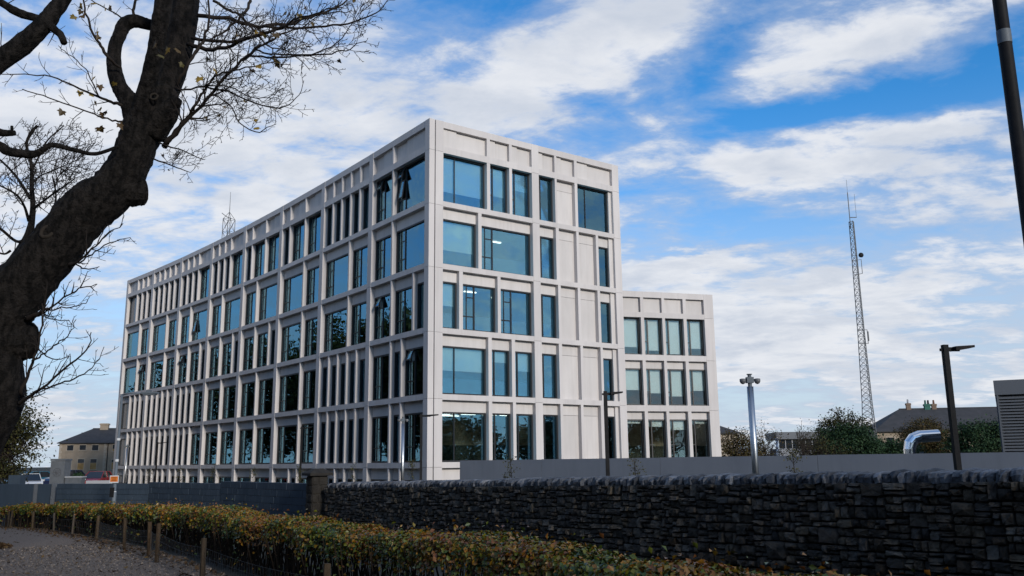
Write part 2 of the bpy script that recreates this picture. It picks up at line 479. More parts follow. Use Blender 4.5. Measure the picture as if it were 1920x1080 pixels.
class MB:
    """Collects geometry into one mesh."""

    def __init__(self):
        self.v, self.f, self.t = [], [], []

    def add(self, v, f, tint=None):
        n = len(self.v)
        self.v += [tuple(p) for p in v]
        self.f += [tuple(i + n for i in q) for q in f]
        self.t += [tint if tint is not None else 0.5] * len(f)

    def box(self, c, s, rz=0.0):
        ca, sa = math.cos(rz), math.sin(rz)
        v = []
        for z in (-.5, .5):
            for y in (-.5, .5):
                for x in (-.5, .5):
                    px, py = x * s[0], y * s[1]
                    v.append((c[0] + px * ca - py * sa, c[1] + px * sa + py * ca, c[2] + z * s[2]))
        self.add(v, [(0, 2, 3, 1), (4, 5, 7, 6), (0, 1, 5, 4), (2, 6, 7, 3), (0, 4, 6, 2), (1, 3, 7, 5)])

    def tube(self, pts, radii, n=6, cap=True, wob=0.0, tint=None):
        pts = [Vector(p) for p in pts]
        up = None
        rings = []
        for i, p in enumerate(pts):
            a = pts[max(i - 1, 0)]
            b = pts[min(i + 1, len(pts) - 1)]
            t = b - a
            if t.length < 1e-9:
                t = Vector((0, 0, 1))
            t.normalize()
            if up is None:
                up = t.orthogonal().normalized()
            else:
                up = (up - t * up.dot(t))
                if up.length < 1e-6:
                    up = t.orthogonal()
                up.normalize()
            w = t.cross(up)
            r = radii[i] if hasattr(radii, '__len__') else radii
            ring = []
            for k in range(n):
                a2 = 2 * math.pi * k / n
                rr = r * (1 + (random.uniform(-wob, wob) if wob else 0))
                ring.append(p + (up * math.cos(a2) + w * math.sin(a2)) * rr)
            rings.append(ring)
        v = [q for ring in rings for q in ring]
        f = []
        for i in range(len(pts) - 1):
            for k in range(n):
                f.append((i * n + k, i * n + (k + 1) % n, (i + 1) * n + (k + 1) % n, (i + 1) * n + k))
        if cap:
            f.append(tuple(range(n - 1, -1, -1)))
            f.append(tuple((len(pts) - 1) * n + k for k in range(n)))
        self.add(v, f, tint)

    def prism(self, poly, z0, z1):
        n = len(poly)
        v = [(x, y, z0) for x, y in poly] + [(x, y, z1) for x, y in poly]
        f = [tuple(range(n - 1, -1, -1)), tuple(range(n, 2 * n))]
        f += [(i, (i + 1) % n, n + (i + 1) % n, n + i) for i in range(n)]
        self.add(v, f)

    def build(self, name, m, parent=None, smooth=False, loc=(0, 0, 0), rot=(0, 0, 0)):
        me = bpy.data.meshes.new(name)
        me.from_pydata(self.v, [], self.f)
        at = me.attributes.new('tint', 'FLOAT', 'FACE')
        at.data.foreach_set('value', self.t)
        me.materials.append(M[m])
        if smooth:
            me.polygons.foreach_set('use_smooth', [True] * len(me.polygons))
        me.update()
        return link(name, me, parent, loc, rot)


def smooth_path(pts, sub=4):
    """Catmull-Rom through points of any width."""
    P = [np.array(p, float) for p in pts]
    P = [2 * P[0] - P[1]] + P + [2 * P[-1] - P[-2]]
    out = []
    for i in range(1, len(P) - 2):
        for k in range(sub):
            t = k / sub
            a, b, c, d = P[i - 1], P[i], P[i + 1], P[i + 2]
            out.append(0.5 * ((2 * b) + (-a + c) * t + (2 * a - 5 * b + 4 * c - d) * t * t + (-a + 3 * b - 3 * c + d) * t ** 3))
    out.append(P[-2])
    return out


def leaf_cloud(name, pos, nrm, size, m, parent=None, tint=None, aspect=0.62, fold=0.25):
    """Many small folded leaves in one mesh (two triangles each)."""
    n = len(pos)
    pos = np.asarray(pos, float)
    nrm = np.asarray(nrm, float)
    nrm = nrm / (np.linalg.norm(nrm, axis=1, keepdims=True) + 1e-9)
    a = rng.normal(size=(n, 3))
    a = a - nrm * (a * nrm).sum(1, keepdims=True)
    a /= np.linalg.norm(a, axis=1, keepdims=True) + 1e-9
    b = np.cross(nrm, a)
    s = np.asarray(size, float).reshape(-1, 1) * np.ones((n, 1))
    v = np.empty((n, 4, 3))
    v[:, 0] = pos - a * s * 0.5
    v[:, 1] = pos + b * s * 0.5 * aspect + nrm * s * fold * 0.5
    v[:, 2] = pos + a * s * 0.5
    v[:, 3] = pos - b * s * 0.5 * aspect + nrm * s * fold * 0.5
    me = bpy.data.meshes.new(name)
    me.vertices.add(n * 4)
    me.vertices.foreach_set('co', v.ravel())
    idx = (np.arange(n)[:, None] * 4 + np.array([0, 1, 2, 0, 2, 3])[None]).ravel().astype(np.int32)
    me.loops.add(n * 6)
    me.loops.foreach_set('vertex_index', idx)
    me.polygons.add(n * 2)
    me.polygons.foreach_set('loop_start', np.arange(n * 2, dtype=np.int32) * 3)
    me.polygons.foreach_set('loop_total', np.full(n * 2, 3, np.int32))
    me.update(calc_edges=True)
    at = me.attributes.new('tint', 'FLOAT', 'FACE')
    if tint is None:
        tint = rng.random(n)
    at.data.foreach_set('value', np.repeat(np.asarray(tint, float), 2))
    me.materials.append(M[m])
    return link(name, me, parent)


def ground_z(x, y):
    u = -0.57 * x + 0.82 * y
    return -min(1.1, max(0.0, 0.03 * (u - 17)))

# ------------------------------------------------------------------ ground
gx = sorted(set([-1500, -900, -500, -300, -200, -150, -120, -100] + list(range(-80, 81, 4)) + [100, 120, 150, 200, 300, 500, 900, 1500]))
gy = sorted(set([-1500, -900, -500, -300, -200, -120, -80, -60] + list(range(-40, 121, 4)) + [140, 160, 200, 300, 500, 900, 1800, 3000]))
gv = [(x, y, ground_z(x, y) if y < 60 else -1.1 + 0.0 * x if -0.57 * x + 0.82 * y > 60 else ground_z(x, y)) for y in gy for x in gx]
gf = [(j * len(gx) + i, j * len(gx) + i + 1, (j + 1) * len(gx) + i + 1, (j + 1) * len(gx) + i) for j in range(len(gy) - 1) for i in range(len(gx) - 1)]
mb = MB()
mb.add(gv, gf)
tag(mb.build('ground', 'ground'), kind='structure')

HEDGE = smooth_path([(5.6, -5.0), (4.2, -1.0), (3.3, 2.2), (1.85, 5.7), (-0.40, 9.35), (-3.15, 13.25), (-6.45, 18.4), (-10.05, 23.95), (-14.0, 29.5), (-17.3, 33.9), (-22.2, 38.9), (-28.5, 43)], 12)
HEDGE = np.array(HEDGE)
_hd = np.gradient(HEDGE, axis=0)
_hd /= np.linalg.norm(_hd, axis=1, keepdims=True)
HN = np.stack([-_hd[:, 1], _hd[:, 0]], 1)      # points to the path side (left of travel)
HARC = np.concatenate([[0], np.cumsum(np.linalg.norm(np.diff(HEDGE, axis=0), axis=1))])


def hedge_at(s):
    i = np.interp(s, HARC, np.arange(len(HEDGE)))
    k = np.arange(len(HEDGE))
    p = np.stack([np.interp(i, k, HEDGE[:, 0]), np.interp(i, k, HEDGE[:, 1])], -1)
    n = np.stack([np.interp(i, k, HN[:, 0]), np.interp(i, k, HN[:, 1])], -1)
    return p, n / np.linalg.norm(n, axis=-1, keepdims=True)


# gravel path on the left of the hedge
mb = MB()
offs = [0.7, 1.0, 1.5, 2.2, 3.2, 4.5, 6.0, 8.0, 11.0]
rows = []
for i in range(len(HEDGE)):
    for o in offs:
        x, y = HEDGE[i] + HN[i] * (o + (0.12 * math.sin(i * 1.7) if o == 0.7 else 0))
        rows.append((x, y, ground_z(x, y) + 0.02 + 0.012 * math.sin(x * 3.1 + y * 2.3)))
k = len(offs)
mb.add(rows, [(i * k + j, i * k + j + 1, (i + 1) * k + j + 1, (i + 1) * k + j) for i in range(len(HEDGE) - 1) for j in range(k - 1)])
tag(mb.build('path', 'gravel', smooth=True), kind='structure')

mb = MB()
mb.add([(-95, 62, -0.1), (-30, 62, -0.1), (-52, 125, -0.1), (-120, 150, -0.1)], [(0, 1, 2, 3)])
mb.add([(-95, 62, -1.3), (-30, 62, -1.3), (-52, 125, -1.3), (-120, 150, -1.3), (-95, 62, -0.1), (-30, 62, -0.1), (-52, 125, -0.1), (-120, 150, -0.1)],
       [(0, 1, 5, 4), (1, 2, 6, 5), (3, 0, 4, 7), (2, 3, 7, 6)])
tag(mb.build('car_park', 'carpark'), kind='structure')

# ------------------------------------------------------------------ office building
PIER = [(-4.935, 50.11), (-9.508, 56.34), (-14.099, 62.4), (-18.814, 68.418), (-23.638, 74.355), (-28.546, 80.163), (-33.627, 85.924), (-38.753, 91.492), (-43.985, 96.937)]
DR = Vector((math.sin(R(53.775)), math.cos(R(53.775)), 0))
RIGHT_END = (PIER[0][0] + DR.x * 15.68, PIER[0][1] + DR.y * 15.68)
BAND = [(1.35 + 3.9 * b, 1.68 + 3.9 * b) for b in range(5)] + [(20.38, 20.80)]
TOP0, TOP1 = 22.0, 22.42
BASE = -1.15
PW = 0.275

_frames = {}
GLASS = ['glass']


def frame_mesh(w, h, t=0.10, d=0.22):
    key = (round(w, 2), round(h, 2))
    if key not in _frames:
        b = MB()
        w, h = key
        b.box((0, 0, h / 2 - t / 2), (w, d, t))
        b.box((0, 0, -h / 2 + t / 2), (w, d, t))
        b.box((-w / 2 + t / 2, 0, 0), (t, d, h - 2 * t))
        b.box((w / 2 - t / 2, 0, 0), (t, d, h - 2 * t))
        me = bpy.data.meshes.new('window_frame')
        me.from_pydata(b.v, [], b.f)
        me.materials.append(M['frame'])
        _frames[key] = me
    return _frames[key]


def pane(win, x0, x1, z0, z1, m='glass', y=0.0):
    if m == 'glass':
        m = GLASS[0]
    return link('pane', unit_cube(m), win, ((x0 + x1) / 2, y, (z0 + z1) / 2), (0, 0, 0), (x1 - x0, 0.012, z1 - z0))


def bar(win, x0, x1, z0, z1, d=0.10):
    return link('glazing_bar', unit_cube('frame'), win, ((x0 + x1) / 2, 0, (z0 + z1) / 2), (0, 0, 0), (x1 - x0, d, z1 - z0))


def window(parent, fr, x0, x1, z0, z1, style='side', blind=0.0, film=0.0, tilt=0, yg=0.43, hopper=0):
    w, h = x1 - x0, z1 - z0
    c = fr.pt((x0 + x1) / 2, yg, (z0 + z1) / 2) - parent.location
    win = link('window', frame_mesh(w, h), parent, c, (0, 0, fr.rot))
    t = 0.10
    X0, X1, Z0, Z1 = -w / 2 + t, w / 2 - t, -h / 2 + t, h / 2 - t
    if style == 'grey':
        pane(win, X0, X1, Z0, Z1, 'greyglass')
    elif style == 'slot':
        pane(win, X0, X1, Z0, Z1)
    elif style == 'wide':          # mullion at a third
        m = X0 + (X1 - X0) * 0.31
        bar(win, m - .03, m + .03, Z0, Z1)
        pane(win, X0, m - .03, Z0, Z1)
        pane(win, m + .03, X1, Z0, Z1)
    elif style == 'single':
        pane(win, X0, X1, Z0, Z1)
    elif style == 'narrow':        # slim sidelight with one transom
        m = X0 + (X1 - X0) * 0.24
        zt = Z0 + (Z1 - Z0) * 0.36
        bar(win, m - .045, m + .045, Z0, Z1)
        bar(win, X0, m - .045, zt - .03, zt + .03)
        pane(win, X0, m - .045, Z0, zt - .03)
        pane(win, X0, m - .045, zt + .03, Z1)
        pane(win, m + .045, X1, Z0, Z1)
    else:                          # opening sidelight with two transoms and a thin inner mullion
        m = X0 + min(0.95, (X1 - X0) * 0.46)
        m2 = X0 + (m - X0) * 0.42
        za, zb = Z0 + (Z1 - Z0) * 0.30, Z0 + (Z1 - Z0) * 0.74
        bar(win, m - .045, m + .045, Z0, Z1)
        bar(win, X0, m - .045, za - .03, za + .03)
        bar(win, m2 - .025, m2 + .025, Z0, za - .03, 0.07)
        bar(win, m2 - .025, m2 + .025, za + .03, Z1, 0.07)
        bar(win, m2 + .025, m - .045, zb - .03, zb + .03, 0.07)
        pane(win, X0, m2 - .025, Z0, za - .03)
        pane(win, m2 + .025, m - .045, Z0, za - .03)
        pane(win, X0, m2 - .025, za + .03, Z1)
        pane(win, m + .045, X1, Z0, Z1)
        if tilt:                   # top-hung casement pushed open at the bottom
            cw, ch = m - .045 - m2, zb - za - .06
            b = MB()
            for (cx, cz, sx, sz) in ((0, -.03, cw, .06), (0, -ch + .03, cw, .06), (-cw / 2 + .03, -ch / 2, .06, ch - .12), (cw / 2 - .03, -ch / 2, .06, ch - .12)):
                b.box((cx, 0, cz), (sx, .05, sz))
            an = (R(-9), 0, 0)
            at_ = ((m2 + m - .045) / 2, -0.1, zb - .03)
            b.build('open_casement', 'frame', win, loc=at_, rot=an)
            b = MB()
            b.box((0, 0, -ch / 2), (cw - .12, .012, ch - .12))
            b.build('pane', 'glass', win, loc=at_, rot=an)
        else:
            pane(win, m2 + .025, m - .045, za + .03, zb - .03)
        if hopper:                 # small top vent tipped open
            b = MB()
            cw, ch = m - .045 - m2, Z1 - zb - .03
            for (cx, cz, sx, sz) in ((0, -.03, cw, .06), (0, -ch + .03, cw, .06), (-cw / 2 + .03, -ch / 2, .06, ch - .12), (cw / 2 - .03, -ch / 2, .06, ch - .12)):
                b.box((cx, 0, cz), (sx, .06, sz))
            b.build('open_vent', 'frame', win, loc=((m2 + m - .045) / 2, -0.1, Z1), rot=(R(-22), 0, 0))
            g = MB()
            g.box((0, 0, -ch / 2), (cw - .12, .012, ch - .12))
            g.build('pane', 'glass', win, loc=((m2 + m - .045) / 2, -0.1, Z1), rot=(R(-22), 0, 0))
        else:
            pane(win, m2 + .025, m - .045, zb + .03, Z1)
    if blind:
        link('blind', unit_cube('blind'), win, (0, 0.16, h / 2 - h * blind / 2), (0, 0, 0), (w - 0.05, 0.01, h * blind))
    if film:
        link('privacy_film', unit_cube('film'), win, (0, 0.03, -h / 2 + t + h * film / 2), (0, 0, 0), (w - 2 * t, 0.004, h * film))
    return win


def opening(parent, fr, x0, x1, z0, z1, style, lintel=0.68, **kw):
    """A recessed opening: lintel panel on top, window below; or a closed panel."""
    zt = z1
    if style == 'solid':
        fbox('lintel_panel', parent, 'panel', fr, x0, x1, .34, .48, z1 - .68, z1)
        fbox('infill_panel', parent, 'panel', fr, x0, x1, .345, .48, z0, z1 - .70)
        return
    if lintel:
        fbox('lintel_panel', parent, 'panel', fr, x0, x1, .33, .48, z1 - lintel, z1)
        zt = z1 - lintel
    window(parent, fr, x0, x1, z0, zt, style, **kw)


PAT = {5: {1: [2, 3], 2: [1] * 5, 3: [1, 2, 2], 4: [1, 2, 2], 5: [1, 1, 1, 2], 6: [1, 1, 1, 2], 7: [1] * 5, 8: [2, 1, 1, 1]},
       4: {1: [2, 3], 2: [3, 2], 3: [3, 2], 4: [2, 3], 5: [2, 3], 6: [2, 3], 7: [3, 2], 8: [3, 2]},
       3: {1: [2, 2, 1], 2: [3, 2], 3: [3, 2], 4: [2, 2, 1], 5: [2, 2, 1], 6: [2, 2, 1], 7: [3, 2], 8: [3, 2]},
       2: {1: [2, 1, 2], 2: [1] * 5, 3: [3, 2], 4: [2.5, 2.5], 5: [2.5, 2.5], 6: [1, 1, 1, 2], 7: [1] * 5, 8: [2, 1, 1, 1]},
       1: {1: [2, 1, 2], 2: [1] * 5, 3: [3, 2], 4: [2.5, 2.5], 5: [2.5, 2.5], 6: [1, 1, 1, 2], 7: [1] * 5, 8: [2, 1, 1, 1]},
       0: {1: [2, 1, 2], 2: [1] * 5, 3: [2, 1, 2], 4: [2.5, 2.5], 5: [2.5, 2.5], 6: [1, 1, 1, 2], 7: [1] * 5, 8: [2, 1, 1, 1]}}
OPEN_TILT = {(5, 1, 1): 1, (4, 6, 1): 1}
OPEN_VENT = {(5, 1, 0), (5, 1, 1), (3, 1, 0), (2, 1, 2), (3, 6, 0), (3, 8, 1)}

office = empty('office_building', (PIER[0][0], PIER[0][1], BASE), 'five-storey pale concrete office building with deep window grid and gently curved long front', 'building')
for bay in range(1, 9):
    fr = Frame(PIER[bay], PIER[bay - 1])
    L = fr.len
    x_l = 0.5 if bay == 8 else PW
    x_r = L - 0.52 if bay == 1 else L - PW
    # piers in storey-high lengths with open joints between them
    cuts = [BASE] + [b[0] + 0.05 for b in BAND] + [TOP1]
    for i in range(len(cuts) - 1):
        z0, z1 = cuts[i] + .008, cuts[i + 1] - .008
        if i == len(cuts) - 2:
            z1 = TOP1
        fbox('pier', office, 'concrete', fr, 0 if bay == 8 else -PW, x_l, 0, .5, z0, z1)
        if bay == 1:
            fbox('pier', office, 'concrete', fr, x_r, L, 0, .38, z0, z1)
    for i, (z0, z1) in enumerate(BAND):
        fbox('band', office, 'concrete', fr, x_l, x_r, .012, .5, z0, z1)
    fbox('parapet_band', office, 'concrete', fr, x_l, x_r, .012, .5, TOP0, TOP1)
    mod = (x_r - x_l) / 5
    fw = 0.085
    for row in range(0, 6):
        z0 = BASE if row == 0 else BAND[row - 1][1]
        z1 = BAND[row][0]
        x = x_l
        pat = PAT[row][bay]
        for i, w in enumerate(pat):
            a = x + (fw if i else 0)
            x += mod * w
            b = x - (fw if i < len(pat) - 1 else 0)
            if i < len(pat) - 1:
                fbox('fin', office, 'concrete', fr, x - fw, x + fw, .02, .5, z0, z1)
                if row == 5:
                    fbox('fin', office, 'concrete', fr, x - fw, x + fw, .02, .5, BAND[5][1], TOP0)
            style = 'slot' if w == 1 else 'side'
            if bay == 8 and w == 2 and row in (5, 2, 1, 0) and i == 0:
                style = 'grey'
            if bay == 8 and row in (3, 4) and i == 0:
                style = 'single'
            key = (row, bay, i)
            opening(office, fr, a, b, z0, z1, style, lintel=0 if row == 5 else .68,
                    tilt=OPEN_TILT.get(key, 0), hopper=1 if key in OPEN_VENT and style == 'side' else 0,
                    blind=random.choice((0, 0, 0, .25, .4)) if style == 'side' and row > 1 else 0)
            if row == 5:               # parapet panel, stepped where two modules meet
                if w > 1:
                    s = a + (b - a) * (.45 if w == 2 else .36)
                    fbox('parapet_panel', office, 'panel', fr, a, s, .30, .48, BAND[5][1], TOP0)
                    fbox('parapet_panel', office, 'panel', fr, s, b, .20, .48, BAND[5][1], TOP0)
                else:
                    fbox('parapet_panel', office, 'panel', fr, a, b, .27, .48, BAND[5][1], TOP0)

# ---- gable front
fr = Frame(PIER[0], RIGHT_END)
cuts = [BASE] + [b[0] + 0.05 for b in BAND] + [TOP1]
for i in range(len(cuts) - 1):
    z0, z1 = cuts[i] + .008, cuts[i + 1] - (.008 if i < len(cuts) - 2 else 0)
    fbox('corner_strip', office, 'concrete', fr, .385, .45, .13, .5, z0, z1)
    fbox('pier', office, 'concrete', fr, .45, 1.0, 0, .5, z0, z1)
    fbox('pier', office, 'concrete', fr, 7.85, 8.43, 0, .5, z0, z1)
    fbox('pier', office, 'concrete', fr, 15.05, 15.68, 0, .6, z0, z1)
for x0, x1 in ((1.0, 7.85), (8.43, 15.05)):
    for z0, z1 in BAND:
        fbox('band', office, 'concrete', fr, x0, x1, .012, .5, z0, z1)
    fbox('parapet_band', office, 'concrete', fr, x0, x1, .012, .5, TOP0, TOP1)
TAIL = [(9.93, 10.12), (11.6, 11.82), (13.36, 13.59)]
GABLE = {
    5: [[(1.0, 4.26, 'wide', dict(blind=.74)), (4.51, 6.02, 'narrow', dict(blind=.62)), (6.24, 7.85, 'narrow', dict(blind=.4))],
        [(8.43, 9.81, 'narrow', {}), (9.98, 11.56, 'solid', {}), (11.80, 14.8, 'wide', {})]],
    4: [[(1.0, 3.58, 'single', dict(blind=.66)), (3.83, 7.85, 'side', {})],
        [(8.43, 9.81, 'narrow', {}), (10.07, 11.6, 'solid', {}), (11.81, 13.35, 'solid', {}), (13.57, 14.7, 'slot', dict(blind=.3))]],
    3: [[(1.0, 2.17, 'single', dict(blind=.5)), (2.44, 5.02, 'side', {}), (5.25, 7.85, 'side', {})],
        [(8.43, 9.90, 'narrow', {}), (10.12, 11.6, 'solid', {}), (11.82, 13.36, 'solid', {}), (13.59, 14.7, 'slot', dict(blind=.4))]],
    2: [[(1.0, 4.29, 'wide', dict(blind=.5)), (4.55, 6.06, 'narrow', dict(blind=.26)), (6.32, 7.85, 'narrow', dict(blind=.42))],
        [(8.43, 9.86, 'narrow', {}), (10.12, 11.7, 'solid', {}), (11.92, 13.47, 'solid', {}), (13.68, 14.75, 'slot', dict(blind=.3))]],
    1: [[(1.0, 4.29, 'wide', {}), (4.55, 6.11, 'narrow', {}), (6.34, 7.85, 'narrow', {})],
        [(8.43, 9.87, 'narrow', {}), (10.09, 11.6, 'solid', {}), (11.82, 13.33, 'solid', {}), (13.6, 14.78, 'slot', {})]],
    0: [[(1.0, 4.29, 'wide', {}), (4.55, 6.11, 'narrow', {}), (6.34, 7.85, 'narrow', {})],
        [(8.43, 9.87, 'narrow', {}), (10.09, 11.6, 'solid', {}), (11.82, 13.33, 'solid', {}), (13.6, 14.78, 'slot', {})]]}
for row, halves in GABLE.items():
    z0 = BASE if row == 0 else BAND[row - 1][1]
    z1 = BAND[row][0]
    for h, ops in enumerate(halves):
        end = 7.85 if h == 0 else 15.05
        for i, (x0, x1, style, kw) in enumerate(ops):
            if row == 0 and style != 'solid':
                style = 'slot'
            opening(office, fr, x0, x1, z0, z1, style, lintel=0 if row == 5 and style != 'solid' else .68,
                    film=.3 if style != 'solid' and row < 5 else 0, **kw)
            nxt = ops[i + 1][0] if i + 1 < len(ops) else end
            if i + 1 < len(ops):
                fbox('fin', office, 'concrete', fr, x1, nxt, .02, .5, z0, z1)
                if row == 5:
                    fbox('fin', office, 'concrete', fr, x1, nxt, .02, .5, BAND[5][1], TOP0)
            elif nxt - x1 > .1:
                fbox('side_panel', office, 'panel', fr, x1, nxt, .2, .5, z0, z1)
            if row == 5:
                e = end if i + 1 == len(ops) else x1
                s = x0 + (e - x0) * .32
                fbox('parapet_panel', office, 'panel', fr, x0, s, .16, .48, BAND[5][1], TOP0)
                fbox('parapet_panel', office, 'panel', fr, s, e, .26, .48, BAND[5][1], TOP0)


def inset(off):
    """Plan of the building set in from the fronts."""
    fl = []
    n = []
    for i in range(9):
        a = PIER[max(i - 1, 0)]
        b = PIER[min(i + 1, 8)]
        d = Vector((a[0] - b[0], a[1] - b[1], 0)).normalized()
        n.append(Vector((-d.y, d.x, 0)))
        fl.append(Vector((*PIER[i], 0)) + n[i] * off)
    g = Vector((-DR.y, DR.x, 0))
    fl[0] = Vector((*PIER[0], 0)) + n[0] * off + g * off
    fl[8] = fl[8] - g * off
    back = [Vector((*PIER[i], 0)) + n[i] * (15.6 - off) for i in range(9)]
    back[0] = Vector((*RIGHT_END, 0)) - n[0] * (off + .1) + g * off
    back[8] = back[8] - g * off
    return [(p.x, p.y) for p in fl] + [(p.x, p.y) for p in reversed(back)]


def shift(poly, o):
    return [(x - o.location.x, y - o.location.y) for x, y in poly]


for b in range(6):
    zb, zt = BAND[b]
    m_ = MB()
    m_.prism(shift(inset(.56), office), (zb - (.62 if b < 5 else -.02)) - BASE, zt - .06 - BASE)
    m_.build('floor_slab', 'slab', office)
m_ = MB()
m_.prism(shift(inset(.52), office), TOP0 - .9 - BASE, TOP0 - .3 - BASE)
m_.build('roof', 'roof', office)
m_ = MB()
m_.prism(shift(inset(5.2), office), 0.0, BAND[5][0] - BASE)
m_.build('core_wall', 'interior', office)
# rear and far-end walls close the block
ins = inset(0.0)
bk = ins[9:]
for i in range(8):
    f2 = Frame(bk[i + 1], bk[i])
    fbox('rear_wall', office, 'concrete', f2, .65 if i == 7 else 0, f2.len - .01, .02, .4, BASE, TOP1)
f2 = Frame(bk[0], ins[8])
fbox('rear_wall', office, 'concrete', f2, .45, f2.len - .52, .02, .42, BASE, TOP1)
f2 = Frame(RIGHT_END, bk[8])
fbox('rear_wall', office, 'concrete', f2, .7, f2.len - .5, .02, .42, BASE, TOP1) if f2.len > 2 else None
# party walls between rooms so that every window looks into its own room
for bay in range(1, 9):
    f2 = Frame(PIER[bay], PIER[bay - 1])
    fbox('room_wall', office, 'interior', f2, -.08, .08, .7, 5.1, BASE, BAND[5][0] - .7)
f2 = Frame(PIER[0], RIGHT_END)
fbox('room_wall', office, 'interior', f2, 8.05, 8.2, .7, 5.1, BASE, BAND[5][0] - .7)
# lit strip lights under the ceilings
for (x, y, row, l) in ((1.6, 1.6, 1, 1.5), (3.6, 1.9, 1, 1.0), (2.0, 3.0, 1, 1.4), (3.4, 3.8, 1, 1.2), (5.2, 1.9, 1, 1.0), (6.6, 2.0, 1, 1.0), (8.9, 2.0, 1, .8), (13.6, 2.2, 1, .7), (6.9, 3.2, 4, .7), (5.4, 3.9, 4, .5), (4.0, 2.2, 3, .9), (6.7, 3.0, 3, .6), (3.4, 3.0, 2, .5), (9.1, 2.4, 2, .5)):
    z1 = BAND[row][0] - .66
    fbox('ceiling_light', office, 'lamp', f2, x, x + l, y, y + .16, z1 - .05, z1 - .01)
for (bay, x, y, row, l) in ((1, 6.4, 2.0, 4, .8), (2, 3.2, 2.4, 3, .8), (3, 3.0, 2.2, 1, 1.6), (3, 3.3, 3.0, 1, 1.2), (4, 2.6, 2.2, 1, .8), (4, 6.5, 2.4, 1, .8), (5, 2.8, 2.4, 1, .7), (5, 6.2, 2.4, 1, .6), (3, 2.6, 2.4, 4, .4), (4, 6.0, 2.6, 2, .5)):
    f3 = Frame(PIER[bay], PIER[bay - 1])
    z1 = BAND[row][0] - .66
    fbox('ceiling_light', office, 'lamp', f3, x - l, x, y, y + .22, z1 - .05, z1 - .01)

# ---- lower wing behind the gable front
GLASS[0] = 'clear'
wing = empty('office_wing', (8.4, 64.55, BASE), 'lower three-storey pale concrete wing standing behind the right end of the tall block', 'building')
fr = Frame((8.40 - .958 * 1.6, 64.55 - .285 * 1.6), (15.45, 66.65))
o = 1.6
WB = [(1.35, 1.68), (5.22, 5.66), (9.02, 9.45), (12.3, 12.7)]
fins = [(-1.0 + o, -.7 + o), (1.42 + o, 1.68 + o), (3.2 + o, 3.43 + o), (5.0 + o, 5.27 + o)]
xe = 6.80 + o
for i, (z0, z1) in enumerate(WB):
    fbox('band', wing, 'concrete', fr, 0, xe, .012, .5, z0, z1)
fbox('parapet_band', wing, 'concrete', fr, 0, xe, .012, .5, 13.85, 14.3)
cz = [BASE, 5.3, 9.1, 12.4, 14.3]
for i in range(4):
    fbox('pier', wing, 'concrete', fr, xe, fr.len + .25, 0, .6, cz[i] + .008, cz[i + 1] - (.008 if i < 3 else 0))
for row in range(4):
    z0 = WB[row][1]
    z1 = WB[row + 1][0] if row < 3 else 13.85
    for i in range(len(fins)):
        x0 = fins[i][1]
        x1 = fins[i + 1][0] if i + 1 < len(fins) else xe
        fbox('fin', wing, 'concrete', fr, fins[i][0], fins[i][1], .02, .5, z0, z1)
        if row == 3:
            fbox('parapet_panel', wing, 'panel', fr, x0, x1, .25, .45, z0, z1)
        else:
            opening(wing, fr, x0, x1, z0, z1, 'narrow', lintel=0 if row == 2 else .58, film=.3 if row == 0 else 0,
                    blind={2: .78, 1: .58, 0: .10}[row] + .08 * ((i * 7 + row * 3) % 3))
wl_ = wing.location


def wpoly(x0, x1, y0, y1):
    return [((fr.pt(x, y, 0) - wl_).x, (fr.pt(x, y, 0) - wl_).y) for x, y in ((x0, y0), (x1, y0), (x1, y1), (x0, y1))]


for z0, z1 in WB:
    m_ = MB()
    m_.prism(wpoly(.1, fr.len + .2, .56, 11.7), z0 - (.5 if z0 < 12 else -.02) - BASE, z1 - .06 - BASE)
    m_.build('floor_slab', 'slab', wing)
m_ = MB()
m_.prism(wpoly(.1, fr.len + .2, .52, 11.7), 13.1 - BASE, 13.7 - BASE)
m_.build('roof', 'roof', wing)
m_ = MB()
m_.prism(wpoly(.1, fr.len - .6, 5, 11.6), 0, 12.3 - BASE)
m_.build('core_wall', 'interior', wing)
f2 = Frame((fr.pt(fr.len + .25, 0, 0).x, fr.pt(fr.len + .25, 0, 0).y), (fr.pt(fr.len + .25, 12, 0).x, fr.pt(fr.len + .25, 12, 0).y))
fbox('side_wall', wing, 'concrete', f2, .62, 12, 0.0, .4, BASE, 14.3)
f3 = Frame((fr.pt(fr.len, 12.3, 0).x, fr.pt(fr.len, 12.3, 0).y), (fr.pt(0, 12.3, 0).x, fr.pt(0, 12.3, 0).y))
fbox('rear_wall', wing, 'concrete', f3, 0, fr.len, 0, .4, BASE, 14.3)
for i, (x, row) in enumerate(((2.6, 2), (4.4, 2), (6.2, 2), (8.0, 2), (4.6, 0), (8.0, 0))):
    z1 = WB[row + 1][0] - .52
    fbox('ceiling_light', wing, 'lamp', fr, x - .6, x + .3, 2.4, 2.55, z1 - .05, z1 - .01)

# ---- lattice mast on the roof
def lattice(b, base, z0, z1, w0, w1, n, legs, r):
    """Adds bracing between leg lines to mesh builder b and returns the leg polylines."""
    out = []
    lv = [z0 + (z1 - z0) * i / n for i in range(n + 1)]
    ang = [2 * math.pi * k / legs + .5 for k in range(legs)]

    def p(k, i):
        t = i / n
        w = w0(lv[i]) if callable(w0) else w0 + (w1 - w0) * t
        rad = w / (math.sqrt(3) if legs == 3 else math.sqrt(2))
        return Vector((base[0] + math.cos(ang[k % legs]) * rad, base[1] + math.sin(ang[k % legs]) * rad, lv[i]))
    for k in range(legs):
        out.append([p(k, i) for i in range(n + 1)])
        for i in range(n):
            b.tube([p(k, i), p(k + 1, i + 1)], r, 4, False)
            b.tube([p(k + 1, i), p(k, i + 1)], r, 4, False)
            b.tube([p(k, i + 1), p(k + 1, i + 1)], r, 4, False)
    return out


